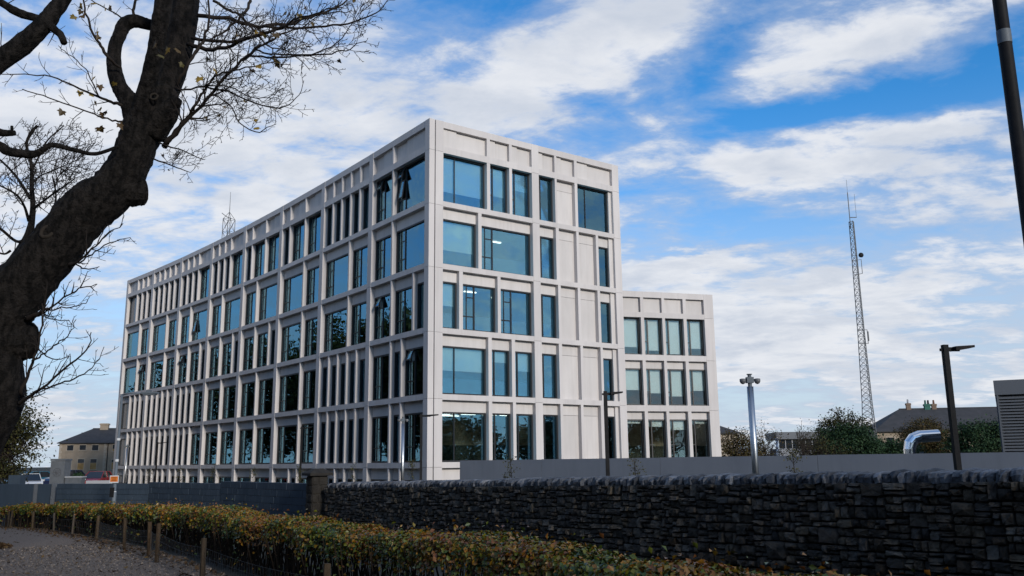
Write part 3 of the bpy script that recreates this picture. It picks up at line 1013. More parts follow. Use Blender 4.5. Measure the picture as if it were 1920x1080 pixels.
rm = empty('rooftop_mast', (-29.7, 88.0, 21.4), 'small grey lattice mast with a whip aerial on the office roof', 'mast')
b = MB()
lg = lattice(b, (0, 0), 0, 5.6, .92, .86, 4, 4, .022)
b.build('bracing', 'mast', rm)
for l in lg:
    b = MB()
    b.tube([l[0], l[-1]], .04, 6)
    b.build('leg', 'mast', rm)
b = MB()
for l in lg:
    b.tube([l[-1], Vector((0, 0, 6.4))], .03, 5)
b.build('cap_frame', 'mast', rm)
b = MB()
b.tube([(0, 0, 6.3), (0, 0, 7.4), (0, 0, 8.6)], [.04, .03, .02], 6)
b.build('whip_aerial', 'mast', rm)
b = MB()
b.tube([(-.8, 0, 6.3), (-.3, 0, 5.9), (.2, .1, 5.7)], .04, 5)
b.build('side_aerial', 'mast', rm)

# ------------------------------------------------------------------ rubble stone wall with upright coping
wallf = Frame((-5.32, 25.0), (5.24, 9.3))
WL = wallf.len + 6.5


def wall_top(x):
    return 1.165 + 0.0217 * x


stone_wall = empty('stone_wall', (wallf.o.x, wallf.o.y, -0.5), 'long dark rubble stone wall with an upright stone coping in front of the offices', 'wall')
b = MB()
v = []
for x in (0.0, WL):
    for y in (.06, .42):
        for z in (-.6, wall_top(x) - .12):
            p = wallf.pt(x, y, z) - stone_wall.location
            v.append(p)
b.add(v, [(0, 1, 5, 4), (2, 6, 7, 3), (1, 3, 7, 5), (0, 4, 6, 2), (0, 2, 3, 1), (4, 5, 7, 6)])
b.build('mortar_core', 'mortar', stone_wall)


def stone_mesh(seed):
    """Roughly squared block: x,z in -.5 to .5, split front face towards -y."""
    r = random.Random(seed)
    base = []
    cut = [r.uniform(.03, .13) for _ in range(4)]
    cor = [(-.5, -.5), (.5, -.5), (.5, .5), (-.5, .5)]
    for i in range(4):
        a, c0, c1 = cor[i], cor[i - 1], cor[(i + 1) % 4]
        k = cut[i]
        base.append((a[0] + (c0[0] - a[0]) * k, a[1] + (c0[1] - a[1]) * k))
        base.append((a[0] + (c1[0] - a[0]) * k, a[1] + (c1[1] - a[1]) * k))
        base.append(((a[0] + c1[0]) / 2 + r.uniform(-.12, .12) * (a[0] != c1[0]), (a[1] + c1[1]) / 2 + r.uniform(-.12, .12) * (a[1] != c1[1])))
    n = len(base)
    base = [(x + r.uniform(-.025, .025), z + r.uniform(-.035, .035)) for x, z in base]
    tx, tz = r.uniform(-.22, .22), r.uniform(-.22, .22)
    ring0 = [(x, .5, z) for x, z in base]
    ring1 = [(x * .985, -.22 + tx * x + tz * z, z * .985) for x, z in base]
    ring2 = [(x * r.uniform(.78, .90), -.42 + tx * x + tz * z + r.uniform(-.12, .10), z * r.uniform(.76, .90)) for x, z in base]
    c = (r.uniform(-.18, .18), -.46 + r.uniform(-.14, .06), r.uniform(-.18, .18))
    v = ring0 + ring1 + ring2 + [c]
    f = []
    for k in range(n):
        k2 = (k + 1) % n
        f.append((k, k2, n + k2, n + k))
        f.append((n + k, n + k2, 2 * n + k2, 2 * n + k))
        f.append((2 * n + k, 2 * n + k2, 3 * n))
    return v, f


STONES = [stone_mesh(i) for i in range(14)]
STONE_ME = []
for i, (v, f) in enumerate(STONES):
    me = bpy.data.meshes.new('rubble_stone')
    me.from_pydata(v, [], f)
    me.materials.append(M['stone'])
    STONE_ME.append(me)

rects = []


def split(x0, x1, z0, z1):
    w, h = x1 - x0, z1 - z0
    big = random.random() < .06
    mw = random.uniform(.13, .30) * (1.6 if big else 1)
    mh = random.uniform(.10, .22) * (1.5 if big else 1)
    if w > mw * 1.5 and (w / mw) >= (h / mh) or (w > mw and h <= mh):
        if w > mw:
            s = x0 + w * random.uniform(.36, .64)
            split(x0, s, z0, z1)
            split(s, x1, z0, z1)
            return
    if h > mh:
        s = z0 + h * random.uniform(.34, .66)
        split(x0, x1, z0, s)
        split(x0, x1, s, z1)
        return
    rects.append((x0, x1, z0, z1))


random.seed(5)
xx = 0.0
while xx < WL - .2:
    w = min(random.uniform(.7, 1.5), WL - xx)
    if WL - xx - w < .4:
        w = WL - xx
    split(xx, xx + w, 0.0, 1.55)
    xx += w
# the ones that show largest are stones of their own, the rest one mass
def apparent(rc):
    x = (rc[0] + rc[1]) / 2
    z = wall_top(x) - .14 - (rc[2] + rc[3]) / 2
    p = wallf.pt(x, 0, z)
    vis = x < 19.0 and z > 1.7 - 0.142 * p.y and (x > 9 or z > 0.45)
    return ((rc[1] - rc[0]) * (rc[3] - rc[2]) / p.y ** 2) * (1 if vis else .001)


rects.sort(key=apparent, reverse=True)
rest = MB()
for i, (x0, x1, z0, z1) in enumerate(rects):
    j = .016
    x = (x0 + x1) / 2
    w, h = x1 - x0 - j, z1 - z0 - j
    z = wall_top(x) - .14 - (z0 + z1) / 2
    dp = random.uniform(.10, .17)
    p = wallf.pt(x, .09 - dp * .32, z) - stone_wall.location
    if i < 290:
        o_ = link('stone', STONE_ME[i % 14], stone_wall, p, (random.uniform(-.05, .05), random.uniform(-.03, .03), wallf.rot + random.uniform(-.05, .05)), (w * 1.03, dp, h * 1.03))
    else:
        v, f = STONES[i % 14]
        ca, sa = math.cos(wallf.rot), math.sin(wallf.rot)
        rest.add([(p.x + a * w * 1.03 * ca - c_ * dp * sa, p.y + a * w * 1.03 * sa + c_ * dp * ca, p.z + d * h * 1.03) for a, c_, d in v], f, random.random())
M['stonemass'] = mat('rubble_limestone_far', (0.1, 0.1, 0.1), 0.75, 0.35, tint=[(0.030, 0.027, 0.024), (0.078, 0.070, 0.060), (0.042, 0.040, 0.038), (0.115, 0.096, 0.070), (0.070, 0.066, 0.062), (0.048, 0.038, 0.028), (0.150, 0.138, 0.120)],
                     noise=(9, (0.55, 0.52, 0.5), 0.14), bump=(26, 0.8, 0.03))
tag(rest.build('small_stones', 'stonemass', stone_wall), kind='stuff')


def coping_mesh(seed):
    r = random.Random(seed + 100)
    v, f = [], []
    prof = [(-.5, -.5), (-.52, .05), (-.44, .36), (-.24, .47), (.1, .5), (.40, .40), (.5, .1), (.5, -.5)]
    n = len(prof)
    for s, sc in ((-.5, .86), (-.30, 1.0), (.28, 1.02), (.5, .84)):
        for (a, c_) in prof:
            v.append((s + r.uniform(-.10, .10), a * sc + r.uniform(-.06, .06), c_ * (sc if c_ > 0 else 1) + r.uniform(-.06, .06)))
    for i in range(3):
        for k in range(n):
            f.append((i * n + k, (i + 1) * n + k, (i + 1) * n + (k + 1) % n, i * n + (k + 1) % n))
    f.append(tuple(range(n)))
    f.append(tuple(range(4 * n - 1, 3 * n - 1, -1)))
    return v, f


COP = []
for i in range(10):
    v, f = coping_mesh(i)
    me = bpy.data.meshes.new('coping_stone')
    me.from_pydata(v, [], f)
    me.materials.append(M['coping'])
    COP.append(me)
xx = .0
i = 0
while xx < WL:
    w = random.uniform(.065, .14)
    h = random.uniform(.12, .155)
    p = wallf.pt(xx + w / 2, .23 + random.uniform(-.03, .03), wall_top(xx) - .15 + h / 2) - stone_wall.location
    link('coping_stone', COP[i % 10], stone_wall, p, (random.uniform(-.06, .06), random.uniform(-.22, .10), wallf.rot + random.uniform(-.12, .12)), (w * .9, random.uniform(.40, .46), h))
    xx += w * .97
    i += 1

gp = empty('gate_pillar', (-5.63, 25.35, -.6), 'square stone gate pillar with a weathered pyramid cap at the end of the rubble wall', 'pillar')
b = MB()
b.box((0, 0, .98), (.44, .44, 1.96), wallf.rot)
b.build('shaft', 'mortar', gp)
PILLAR_ME = []
for i in range(4):
    me = STONE_ME[i].copy()
    me.materials.clear()
    me.materials.append(M['pillarstone'])
    PILLAR_ME.append(me)
for row in range(8):
    for sd in range(4):
        a = wallf.rot + sd * math.pi / 2
        k = .04 if (row + sd) % 2 else -.04
        dx, dy = math.cos(a), math.sin(a)
        for x0, x1 in ((-.22, k), (k, .22)):
            cx = (x0 + x1) / 2
            link('stone', PILLAR_ME[(row * 3 + sd + (x0 < 0)) % 4], gp, (dx * cx + dy * .22, dy * cx - dx * .22, .12 + row * .24), (0, 0, a), (x1 - x0 - .012, .05, .228))
b = MB()
h0 = 1.955
c = [(-.34, -.34), (.34, -.34), (.34, .34), (-.34, .34)]
ca, sa = math.cos(wallf.rot), math.sin(wallf.rot)
rt_ = lambda x, y, z: (x * ca - y * sa, x * sa + y * ca, z)
b.add([rt_(x, y, h0) for x, y in c] + [rt_(x, y, h0 + .07) for x, y in c] + [rt_(x * .35, y * .35, h0 + .2) for x, y in c],
      [(3, 2, 1, 0), (0, 1, 5, 4), (1, 2, 6, 5), (2, 3, 7, 6), (3, 0, 4, 7), (4, 5, 9, 8), (5, 6, 10, 9), (6, 7, 11, 10), (7, 4, 8, 11), (8, 9, 10, 11)])
b.build('cap', 'pillarstone', gp)

# ------------------------------------------------------------------ dark block wall on the left, stepping down
segs = [((-10.39, 31.4), (-5.95, 26.05), 1.11), ((-14.52, 35.3), (-10.4, 31.42), 1.035), ((-19.3, 37.45), (-14.54, 35.31), .975)]
blockwall = empty('block_wall', (-12.0, 33.0, -1.3), 'low dark blue-grey block wall stepping down in three lengths beside the road', 'wall')
for a, c_, top in segs:
    f2 = Frame(a, c_)
    fbox('wall_core', blockwall, 'mortar', f2, 0, f2.len, .03, .3, -1.3, top - .02)
    ch, bl = .215, .44
    for row in range(6):
        z1 = top - row * ch
        x = -(.22 if row % 2 else 0)
        while x < f2.len:
            x0, x1 = max(x, 0), min(x + bl, f2.len)
            if x1 - x0 > .05:
                dy = random.uniform(0, .012)
                fbox('block', blockwall, 'block', f2, x0 + .006, x1 - .006, dy, .29, z1 - ch + .012, z1)
            x += bl

# ------------------------------------------------------------------ smooth grey boundary wall
GW = [(-2.72, 44.3), (1.24, 40.0), (5.78, 35.0), (10.33, 30.1), (14.68, 25.4), (19.1, 20.6)]
greywall = empty('boundary_wall', (GW[2][0], GW[2][1], -1.2), 'long smooth grey concrete boundary wall made of wide panels', 'wall')
for i in range(5):
    f2 = Frame(GW[i], GW[i + 1])
    t0, t1 = 1.745 + .012 * i, 1.745 + .012 * (i + 1)
    fbox('wall_panel', greywall, 'greywall', f2, .008, f2.len - .008, 0, .22, -1.2, (t0 + t1) / 2)
# low white plinth of the forecourt beside the grey wall


# ------------------------------------------------------------------ gate pillar with emblem and stepped wing walls
ep = empty('emblem_pillar', (-21.7, 42.2, -1.3), 'pale grey entrance pillar carved with a round star emblem', 'pillar')
f2 = Frame((-22.03, 42.0), (-21.36, 42.0))
fbox('shaft', ep, 'pillar', f2, 0, .67, 0, .6, -1.3, 1.95)
fbox('cap', ep, 'pillar', f2, -.02, .70, -.03, .63, 1.955, 2.05)
b = MB()
n = 28
ring = []
for k in range(n):
    a = 2 * math.pi * k / n
    for r_, y in ((.20, -.012), (.20, .01), (.17, .01), (.17, -.012)):
        ring.append((.335 + math.cos(a) * r_, y, math.sin(a) * r_))
b.add(ring, [(k * 4 + j, k * 4 + (j + 1) % 4, ((k + 1) % n) * 4 + (j + 1) % 4, ((k + 1) % n) * 4 + j) for k in range(n) for j in range(4)])
star = []
for k in range(16):
    a = 2 * math.pi * k / 16
    r_ = .155 if k % 2 == 0 else .085
    star.append((.335 + math.cos(a) * r_, -.010, math.sin(a) * r_))
b.add(star + [(.335, -.025, 0)], [(k, (k + 1) % 16, 16) for k in range(16)])
b.build('emblem', 'emblem', ep, loc=(f2.o - ep.location + Vector((0, 0, 1.42))))
fbox('wing_wall', ep, 'pillar', f2, .72, 1.5, .05, .4, -1.3, 1.16)
fbox('wing_cap', ep, 'terrace', f2, .70, 1.55, .02, .43, 1.165, 1.22)

fp = empty('forecourt_wall', (-22.3, 45.9, -1.3), 'low white rendered forecourt wall with sloping ends behind the dark block wall', 'wall')
f2 = Frame((-23.6, 46.0), (-20.9, 45.8))
fbox('rendered_wall', fp, 'terrace', f2, 0, 1.2, 0, .3, -1.3, .98)
fbox('rendered_wall', fp, 'terrace', f2, 1.4, 2.7, 0.05, .3, -1.3, .95)
fbox('coping', fp, 'white', f2, -.03, 1.23, -.03, .33, .985, 1.04)

gt = empty('gate', (-24.4, 43.0, -1.3), 'dark gate post and black railings at the far left edge', 'gate')
f2 = Frame((-25.6, 43.0), (-23.9, 43.0))
fbox('post', gt, 'block', f2, 1.05, 1.62, 0, .5, -1.3, 1.3)
fbox('rail', gt, 'blackmetal', f2, -1.4, 1.04, .2, .24, 1.1, 1.16)
fbox('rail', gt, 'blackmetal', f2, -1.4, 1.04, .2, .24, -.6, -.54)
for k in range(20):
    fbox('railing', gt, 'blackmetal', f2, -1.38 + k * .12, -1.35 + k * .12, .205, .235, -.539, 1.099)
p2 = empty('slim_post', (-19.9, 38.1, -1.2), 'pair of slim grey posts framing a gap in the dark block wall', 'post')
f2 = Frame((-21.2, 38.1), (-19.3, 37.6))
fbox('post', p2, 'pillar', f2, .72, .80, -.03, .3, -1.2, .98)
fbox('post', p2, 'pillar', f2, 1.62, 1.69, -.03, .3, -1.2, 1.0)
fbox('infill', p2, 'block', f2, .81, 1.61, .1, .3, -1.2, .96)
fbox('return_wall', p2, 'block', f2, -1.2, .71, .0, .3, -1.2, .97)

# ------------------------------------------------------------------ lamp posts
def lamp_post(x, y, top, az, label, w=.12, arm=.62, z0=None):
    z0 = ground_z(x, y) - .05 if z0 is None else z0
    e = empty('lamp_post', (x, y, z0), label, 'lamp post', 'slim black path lamps', az)
    h = top - z0
    b = MB()
    b.box((0, 0, h / 2), (w, w, h))
    b.build('column', 'blackmetal', e)
    b = MB()
    b.box((0, 0, .3), (w * 1.25, w * 1.25, .6))
    b.build('base_sleeve', 'blackmetal', e)
    b = MB()
    b.box((arm * .28, 0, h - .10), (arm * .5, .05, .09))
    b.box((-w * .75, 0, h - .11), (w * .5, .05, .06))
    b.build('arm', 'blackmetal', e)
    b = MB()
    y0 = .13
    b.add([(arm * .3, -y0, h - .045), (arm, -y0, h - .02), (arm, y0, h - .02), (arm * .3, y0, h - .045), (arm * .3, -y0, h - .14), (arm, -y0, h - .07), (arm, y0, h - .07), (arm * .3, y0, h - .14)],
          [(0, 1, 2, 3), (7, 6, 5, 4), (0, 4, 5, 1), (1, 5, 6, 2), (2, 6, 7, 3), (3, 7, 4, 0)])
    b.build('lamp_head', 'blackmetal', e)
    return e


lamp_post(9.62, 19.2, 4.13, R(4), 'tall black lamp post rising behind the stone wall at the right, nearest of its kind', .115)
lamp_post(3.31, 31.3, 4.13, R(5), 'black lamp post in front of the gable end of the tall block')
lamp_post(-4.6, 43.7, 4.06, R(6), 'black lamp post hard against the near corner of the tall block', arm=.85)
lamp_post(-13.43, 55.6, 4.0, R(8), 'black lamp post before the curved front, beside the stone gate pillar')
lamp_post(-34.01, 84.0, 3.86, R(8), 'black lamp post in front of the far narrow-slotted bays', arm=.85)

# galvanised street light with an orange notice
sl = empty('street_light', (-15.3, 34.0, -.9), 'grey street light with a flat lantern on an arm left of the offices', 'street light')
b = MB()
b.tube([(0, 0, 0), (0, 0, 1.6), (0, 0, 1.62), (0, 0, 5.32)], [.085, .085, .062, .05], 10)
b.build('column', 'galv', sl, True)
b = MB()
b.tube([(0, 0, 5.3), (.3, -.03, 5.36), (.9, -.1, 5.35)], [.03, .028, .025], 7)
b.build('arm', 'galv', sl, True)
b = MB()
b.box((1.15, -.12, 5.36), (.62, .26, .07), -.1)
b.box((1.1, -.12, 5.43), (.16, .14, .08), -.1)
b.box((1.15, -.12, 5.30), (.5, .2, .05), -.1)
b.build('lantern', 'galv', sl)
b = MB()
for z in (1.55, 2.75, 3.55):
    b.tube([(0, 0, z), (0, 0, z + .09)], .072, 10)
b.build('band', 'white', sl)
sg = empty('notice_sign', (-15.3, 33.9, 1.02), 'small orange notice with a white border fixed to the street light', 'sign')
b = MB()
b.box((0, 0, .17), (.34, .012, .28))
b.build('flat_panel', 'white', sg)
b = MB()
b.box((0, -.009, .175), (.29, .004, .20))
b.build('face', 'orange', sg)
b = MB()
for k, wd in enumerate((.2, .15, .18)):
    b.box((0, -.0125, .225 - k * .05), (wd, .002, .016))
b.build('lettering', 'blackmetal', sg)
nd = empty('notice_box', (-15.36, 33.93, .5), 'small dark box strapped to the street light under the orange notice', 'box')
b = MB()
b.box((0, 0, .2), (.16, .05, .36))
b.build('case', 'blackmetal', nd)

# security camera poles
def camera_pole(x, y, top, label, r=.105, z0=None, heads=True):
    z0 = ground_z(x, y) - .05 if z0 is None else z0
    e = empty('camera_pole', (x, y, z0), label, 'camera pole', 'steel camera poles')
    h = top - z0
    b = MB()
    b.tube([(0, 0, 0), (0, 0, h - .02)], r, 20)
    b.build('column', 'steel', e, True)
    if not heads:
        b = MB()
        b.tube([(0, 0, h - .02), (0, 0, h + .05)], [r, .02], 16)
        b.build('cap', 'steel', e, True)
        return e
    b = MB()
    b.tube([(0, 0, h - .02), (0, 0, h + .06), (0, 0, h + .3)], [r * .6, .055, .05], 12)
    b.box((0, 0, h + .16), (.19, .17, .16))
    b.tube([(0, 0, h + .3), (0, 0, h + .32), (0, 0, h + .33)], [.05, .08, .08], 12)
    b.build('bracket', 'galv', e)
    for s in (-1, 1):
        b = MB()
        b.tube([(s * .09, 0, h + .16), (s * .2, -.02, h + .17)], .03, 8)
        pts = [(s * .2, -.03, h + .2), (s * .2, -.03, h + .19), (s * .2, -.03, h + .12), (s * .2, -.03, h + .07), (s * .2, -.03, h + .045)]
        b.tube(pts, [.05, .085, .085, .06, .015], 14)
        b.build('security_camera', 'blackplastic', e, True)
    return e


camera_pole(6.54, 24.0, 3.66, 'thick shiny steel pole with two dome cameras behind the stone wall', .09)
camera_pole(-5.8, 46.0, 3.72, 'steel pole with dome cameras standing before the near corner of the curved front', .085)
camera_pole(-38.3, 87.2, 3.4, 'thin steel pole with cameras before the far end of the curved front', .085)
camera_pole(23.91, 80.0, 3.5, 'short bright steel pole among the bushes right of the wing', .11, heads=False)

# near street lamp column at the top right
bp = empty('street_column', (4.94, 8.0, 0), 'thick black street light column cut off by the right edge of the picture', 'street light')
b = MB()
b.tube([(0, 0, 0), (0, 0, 1.5), (0, 0, 1.52), (0, 0, 6.5), (.1, 0, 8.2)], [.1, .1, .07, .062, .045], 18)
b.build('column', 'blackmetal', bp, True)
b = MB()
b.tube([(0, 0, 5.72), (0, 0, 5.86)], .0665, 18, False)
b.build('label_band', 'galv', bp, True)
b = MB()
b.tube([(.1, 0, 8.15), (.5, -.2, 8.5), (1.0, -.4, 8.55)], [.04, .035, .03], 8)
b.build('arm', 'blackmetal', bp)
b = MB()
b.box((1.25, -.5, 8.55), (.6, .26, .1), -.38)
b.build('lantern', 'blackmetal', bp)

# ------------------------------------------------------------------ tall lattice mast
tm = empty('radio_mast', (40.66, 100.0, -1.1), 'tall tapering lattice radio mast with whip aerials and a small dish', 'mast')


def mw(z):
    return np.interp(z, [0, 3, 9, 17, 30.4], [2.25, 1.85, 1.15, .78, .55])


b = MB()
lg = lattice(b, (0, 0), 0, 30.4, mw, 0, 44, 3, .022)
tag(b.build('bracing', 'mast', tm), kind='stuff')
for l in lg:
    b = MB()
    b.tube(l, .045, 6)
    b.build('leg', 'mast', tm)
b = MB()
b.tube([(-.2, 0, 29.5), (-.2, 0, 34.0)], .05, 6)
b.tube([(-.2, 0, 34.0), (-.2, 0, 35.6)], .02, 5)
b.build('whip_aerial', 'mast', tm)
b = MB()
b.tube([(.6, 0, 30.9), (.6, 0, 33.8)], .02, 5)
b.tube([(-.2, 0, 30.9), (.62, 0, 30.9)], .05, 6)
b.build('whip_aerial', 'mast', tm)
b = MB()
b.tube([(-.5, -.2, 25.5), (.62, -.2, 25.7), (.62, -.2, 24.0), (-.4, -.2, 23.8)], .045, 6)
b.build('dish_bracket', 'mast', tm)
b = MB()
b.tube([(.62, -.1, 26.2), (.62, -.3, 26.2), (.62, -.36, 26.2)], [.24, .30, .28], 16)
b.build('dish', 'blackmetal', tm, True)
b = MB()
b.tube([(-.6, -.2, 17.3), (.55, -.2, 17.3), (.55, -.2, 15.7), (-.5, -.2, 15.7)], .05, 6)
b.build('aerial_frame', 'mast', tm)
b = MB()
b.tube([(.62, -.2, 16.0), (.62, -.2, 17.1)], .09, 8)
b.build('panel_aerial', 'mast', tm)

# ------------------------------------------------------------------ bright metal duct and louvred plant enclosure
du = empty('exhaust_duct', (17.95, 40.0, -1.1), 'bright silver exhaust duct bent over above the grey wall', 'duct')
b = MB()
pts = [(0, 0, 0), (0, 0, 3.1), (.06, 0, 3.38), (.22, 0, 3.58), (.48, 0, 3.68), (1.36, 0, 3.72)]
b.tube(pts, .27, 24)
b.build('pipe', 'duct', du, False)
for z in (1.2, 2.2, 3.08):
    b = MB()
    b.tube([(0, 0, z), (0, 0, z + .05)], .283, 24)
    b.build('collar', 'duct', du)
b = MB()
b.tube([(.6, .15, 0), (.6, .15, 3.0)], .09, 10)
b.build('support_post', 'galv', du)

pl = empty('plant_enclosure', (19.4, 35.0, -1.2), 'grey louvred plant enclosure with a plain fascia at the right edge', 'enclosure')
f2 = Frame((19.4, 35.0), (24.65, 32.09))
fbox('fascia', pl, 'louvre', f2, -.06, 6.0, -.03, .5, 4.08, 4.66)
f4 = Frame((f2.pt(0, 5, 0).x, f2.pt(0, 5, 0).y), (f2.pt(0, 0, 0).x, f2.pt(0, 0, 0).y))
fbox('fascia', pl, 'louvre', f4, 0, 4.95, -.055, .5, 4.082, 4.655)
fbox('inner_box', pl, 'frame', f2, .1, 5.9, .12, 4.9, -1.2, 4.07)
sl_me = MB()
sl_me.add([(-.5, .0, 0), (.5, .0, 0), (.5, .1, .085), (-.5, .1, .085), (-.5, .0, .02), (.5, .0, .02), (.5, .1, .105), (-.5, .1, .105)],
          [(3, 2, 1, 0), (4, 5, 6, 7), (0, 1, 5, 4), (2, 3, 7, 6), (1, 2, 6, 5), (3, 0, 4, 7)])
slat_mesh = bpy.data.meshes.new('louvre_slat')
slat_mesh.from_pydata(sl_me.v, [], sl_me.f)
slat_mesh.materials.append(M['louvre'])
for fx, ln in ((f2, 6.0), (f4, 4.95)):
    for k in range(29):
        z = .55 + k * .12
        p = fx.pt(ln / 2, 0, z) - pl.location
        link('louvre_slat', slat_mesh, pl, p, (0, 0, fx.rot), (ln - .02, 1, 1))
    for x in (.0, ln - .06):
        fbox('corner_post', pl, 'louvre', fx, x, x + .055, -.02 if fx is f2 else -.045, .1, -1.2, 4.075)

# ------------------------------------------------------------------ houses
def house(name, label, fr, w, d, eave, ridge, wallm, roofm, hip, z0=-1.1, wins=(), chim=(), doorx=None, over=.35):
    """fr: front wall frame; hip: how far the ridge ends are set in."""
    e = empty(name, (fr.o.x, fr.o.y, z0), label, 'house')
    fbox('wall', e, wallm, fr, 0, w, 0, d, z0, eave)
    p = lambda x, y, z: fr.pt(x, y, z) - e.location
    b = MB()
    o = over
    v = [p(-o, -o, eave), p(w + o, -o, eave), p(w + o, d + o, eave), p(-o, d + o, eave), p(hip, d / 2, ridge), p(w - hip, d / 2, ridge),
         p(-o, -o, eave - .12), p(w + o, -o, eave - .12), p(w + o, d + o, eave - .12), p(-o, d + o, eave - .12)]
    b.add(v, [(0, 1, 5, 4), (1, 2, 5), (2, 3, 4, 5), (3, 0, 4), (6, 9, 8, 7), (0, 6, 7, 1), (1, 7, 8, 2), (2, 8, 9, 3), (3, 9, 6, 0)])
    rf = b.build('roof', roofm, e)
    b = MB()
    b.tube([p(hip, d / 2, ridge), p(w - hip, d / 2, ridge)], .1, 6)
    b.build('ridge_tiles', roofm, rf)
    for (x, z, ww, hh, tan_frac) in wins:
        c = p(x, 0, z)
        me = MB()
        t = .09
        me.box((0, -.015, hh / 2), (ww + .16, .09, .12))
        me.box((0, -.03, -hh / 2), (ww + .2, .14, .12))
        me.box((-ww / 2 - .03, -.01, 0), (.09, .06, hh - .12))
        me.box((ww / 2 + .03, -.01, 0), (.09, .06, hh - .12))
        win = me.build('window', 'quoin', e, loc=c, rot=(0, 0, fr.rot))
        zs = -hh / 2 + hh * tan_frac
        if tan_frac:
            link('flat_panel', unit_cube('flat_panel'), win, (0, -.022, (-hh / 2 + zs) / 2), (0, 0, 0), (ww, .03, zs + hh / 2 - .1))  # flat tan piece across the bottom of the window
        link('pane', unit_cube('darkpane'), win, (0, -.012, (zs + hh / 2) / 2), (0, 0, 0), (ww, .03, hh / 2 - zs - .08))
    for (x, y, zb, zt, cw, m, pots) in chim:
        b = MB()
        c = p(x, y, 0)
        b.box((c.x, c.y, (zb + zt) / 2 - z0), (cw, cw * .7, zt - zb), fr.rot)
        b.box((c.x, c.y, zt - .14 - z0), (cw * 1.16, cw * .86, .22), fr.rot)
        ch = b.build('chimney', m, e)
        for k, pm in enumerate(pots):
            b = MB()
            q = Vector((c.x, c.y, 0)) + fr.d * ((k - (len(pots) - 1) / 2) * cw * .5)
            b.tube([(q.x, q.y, zt - z0), (q.x, q.y, zt + .5 - z0)], [.14, .11], 8)
            b.build('chimney_pot', pm, ch)
    return e


fh = Frame((-72.3, 140.0), (-58.5, 143.0))
W1 = [(1.6 + 1.85 * k, 4.55, .95, .95, .0 if k != 1 else .12) for k in range(3)] + [(8.4, 4.5, 1.0, 1.1, .35), (10.4, 4.5, 1.0, 1.1, .35)]
W2 = [(1.5 + 1.85 * k, 1.95, .95, 1.75, .62) for k in range(3)] + [(8.4, 1.9, 1.0, 1.6, .7), (10.4, 1.9, 1.0, 1.6, .6)]
lh = house('stone_house', 'two-storey brown stone house with hipped slate roof at the left behind parked cars', fh, 14.0, 9.5, 5.35, 7.75, 'housewall', 'slate', 3.6, -.3, W1 + W2, [(5.4, 4.7, 6.6, 8.6, 1.25, 'housewall', ())])
for k in range(13):
    for x0 in (-.012, 6.6):
        fbox('quoin', lh, 'quoin', fh, x0, x0 + (.42 if k % 2 else .28), -.03, .05, .0 + k * .41, .37 + k * .41)
fbox('drainpipe', lh, 'blackmetal', fh, 7.15, 7.25, -.08, -.004, -.3, 5.3)
fl_ = Frame((-75.4, 148.6), (-72.5, 140.6))
wg = house('house_wing', 'dark side wing of the stone house with a mossy roof slope', fl_, 8.3, 5.5, 5.0, 7.0, 'housewall', 'mossroof', 2.0, -.3, [(2.0, 2.0, .8, 1.6, 0), (5.2, 2.0, .8, 1.6, 0)])
wg['label'] = 'shaded side wing of the stone house with a mossy green roof slope'
fh2 = Frame((45.4, 110.0), (70.0, 106.5))
house('slate_roofed_house', 'long house with dark hipped slate roof and chimneys behind the trees at the right', fh2, 25.0, 9.0, 4.85, 7.75, 'housewall', 'slate', 4.2, -1.1, [(1.6, 3.4, 1.0, 1.4, 0), (4.6, 3.4, 1.0, 1.4, 0), (8.5, 3.4, 1.0, 1.4, 0)],
      [(5.4, 4.5, 7.2, 8.5, .55, 'brick', ('terrace',)), (7.7, 4.5, 7.2, 8.35, .7, 'pot_green', ('pot_green', 'blackmetal')), (8.55, 4.5, 7.2, 8.35, .55, 'brick', ('pot_red',))])
fh3 = Frame((20.2, 100.0), (25.6, 100.5))
house('far_house', 'distant dark roofed house just right of the wing', fh3, 5.4, 6, 4.6, 5.7, 'quoin', 'slate', 1.6, -1.1, [(2.7, 3.4, 1.0, 1.2, 0)])
fd = empty('flat_roofed_building', (29.2, 97.0, -1.1), 'distant low flat-roofed building with a glazed strip between the bushes', 'building')
f2 = Frame((29.2, 97.0), (35.0, 96.6))
fbox('wall', fd, 'greywall', f2, 0, 5.8, 0, 5, -1.1, 2.7)
fbox('roof', fd, 'louvre', f2, -.3, 6.1, -.3, 5.3, 3.72, 4.5)
for k in range(8):
    fbox('window', fd, 'darkpane', f2, .04 + k * .72, .68 + k * .72, .05, .2, 2.705, 3.715)
    fbox('mullion', fd, 'terrace', f2, .68 + k * .72, .76 + k * .72, .0, .2, 2.705, 3.715)

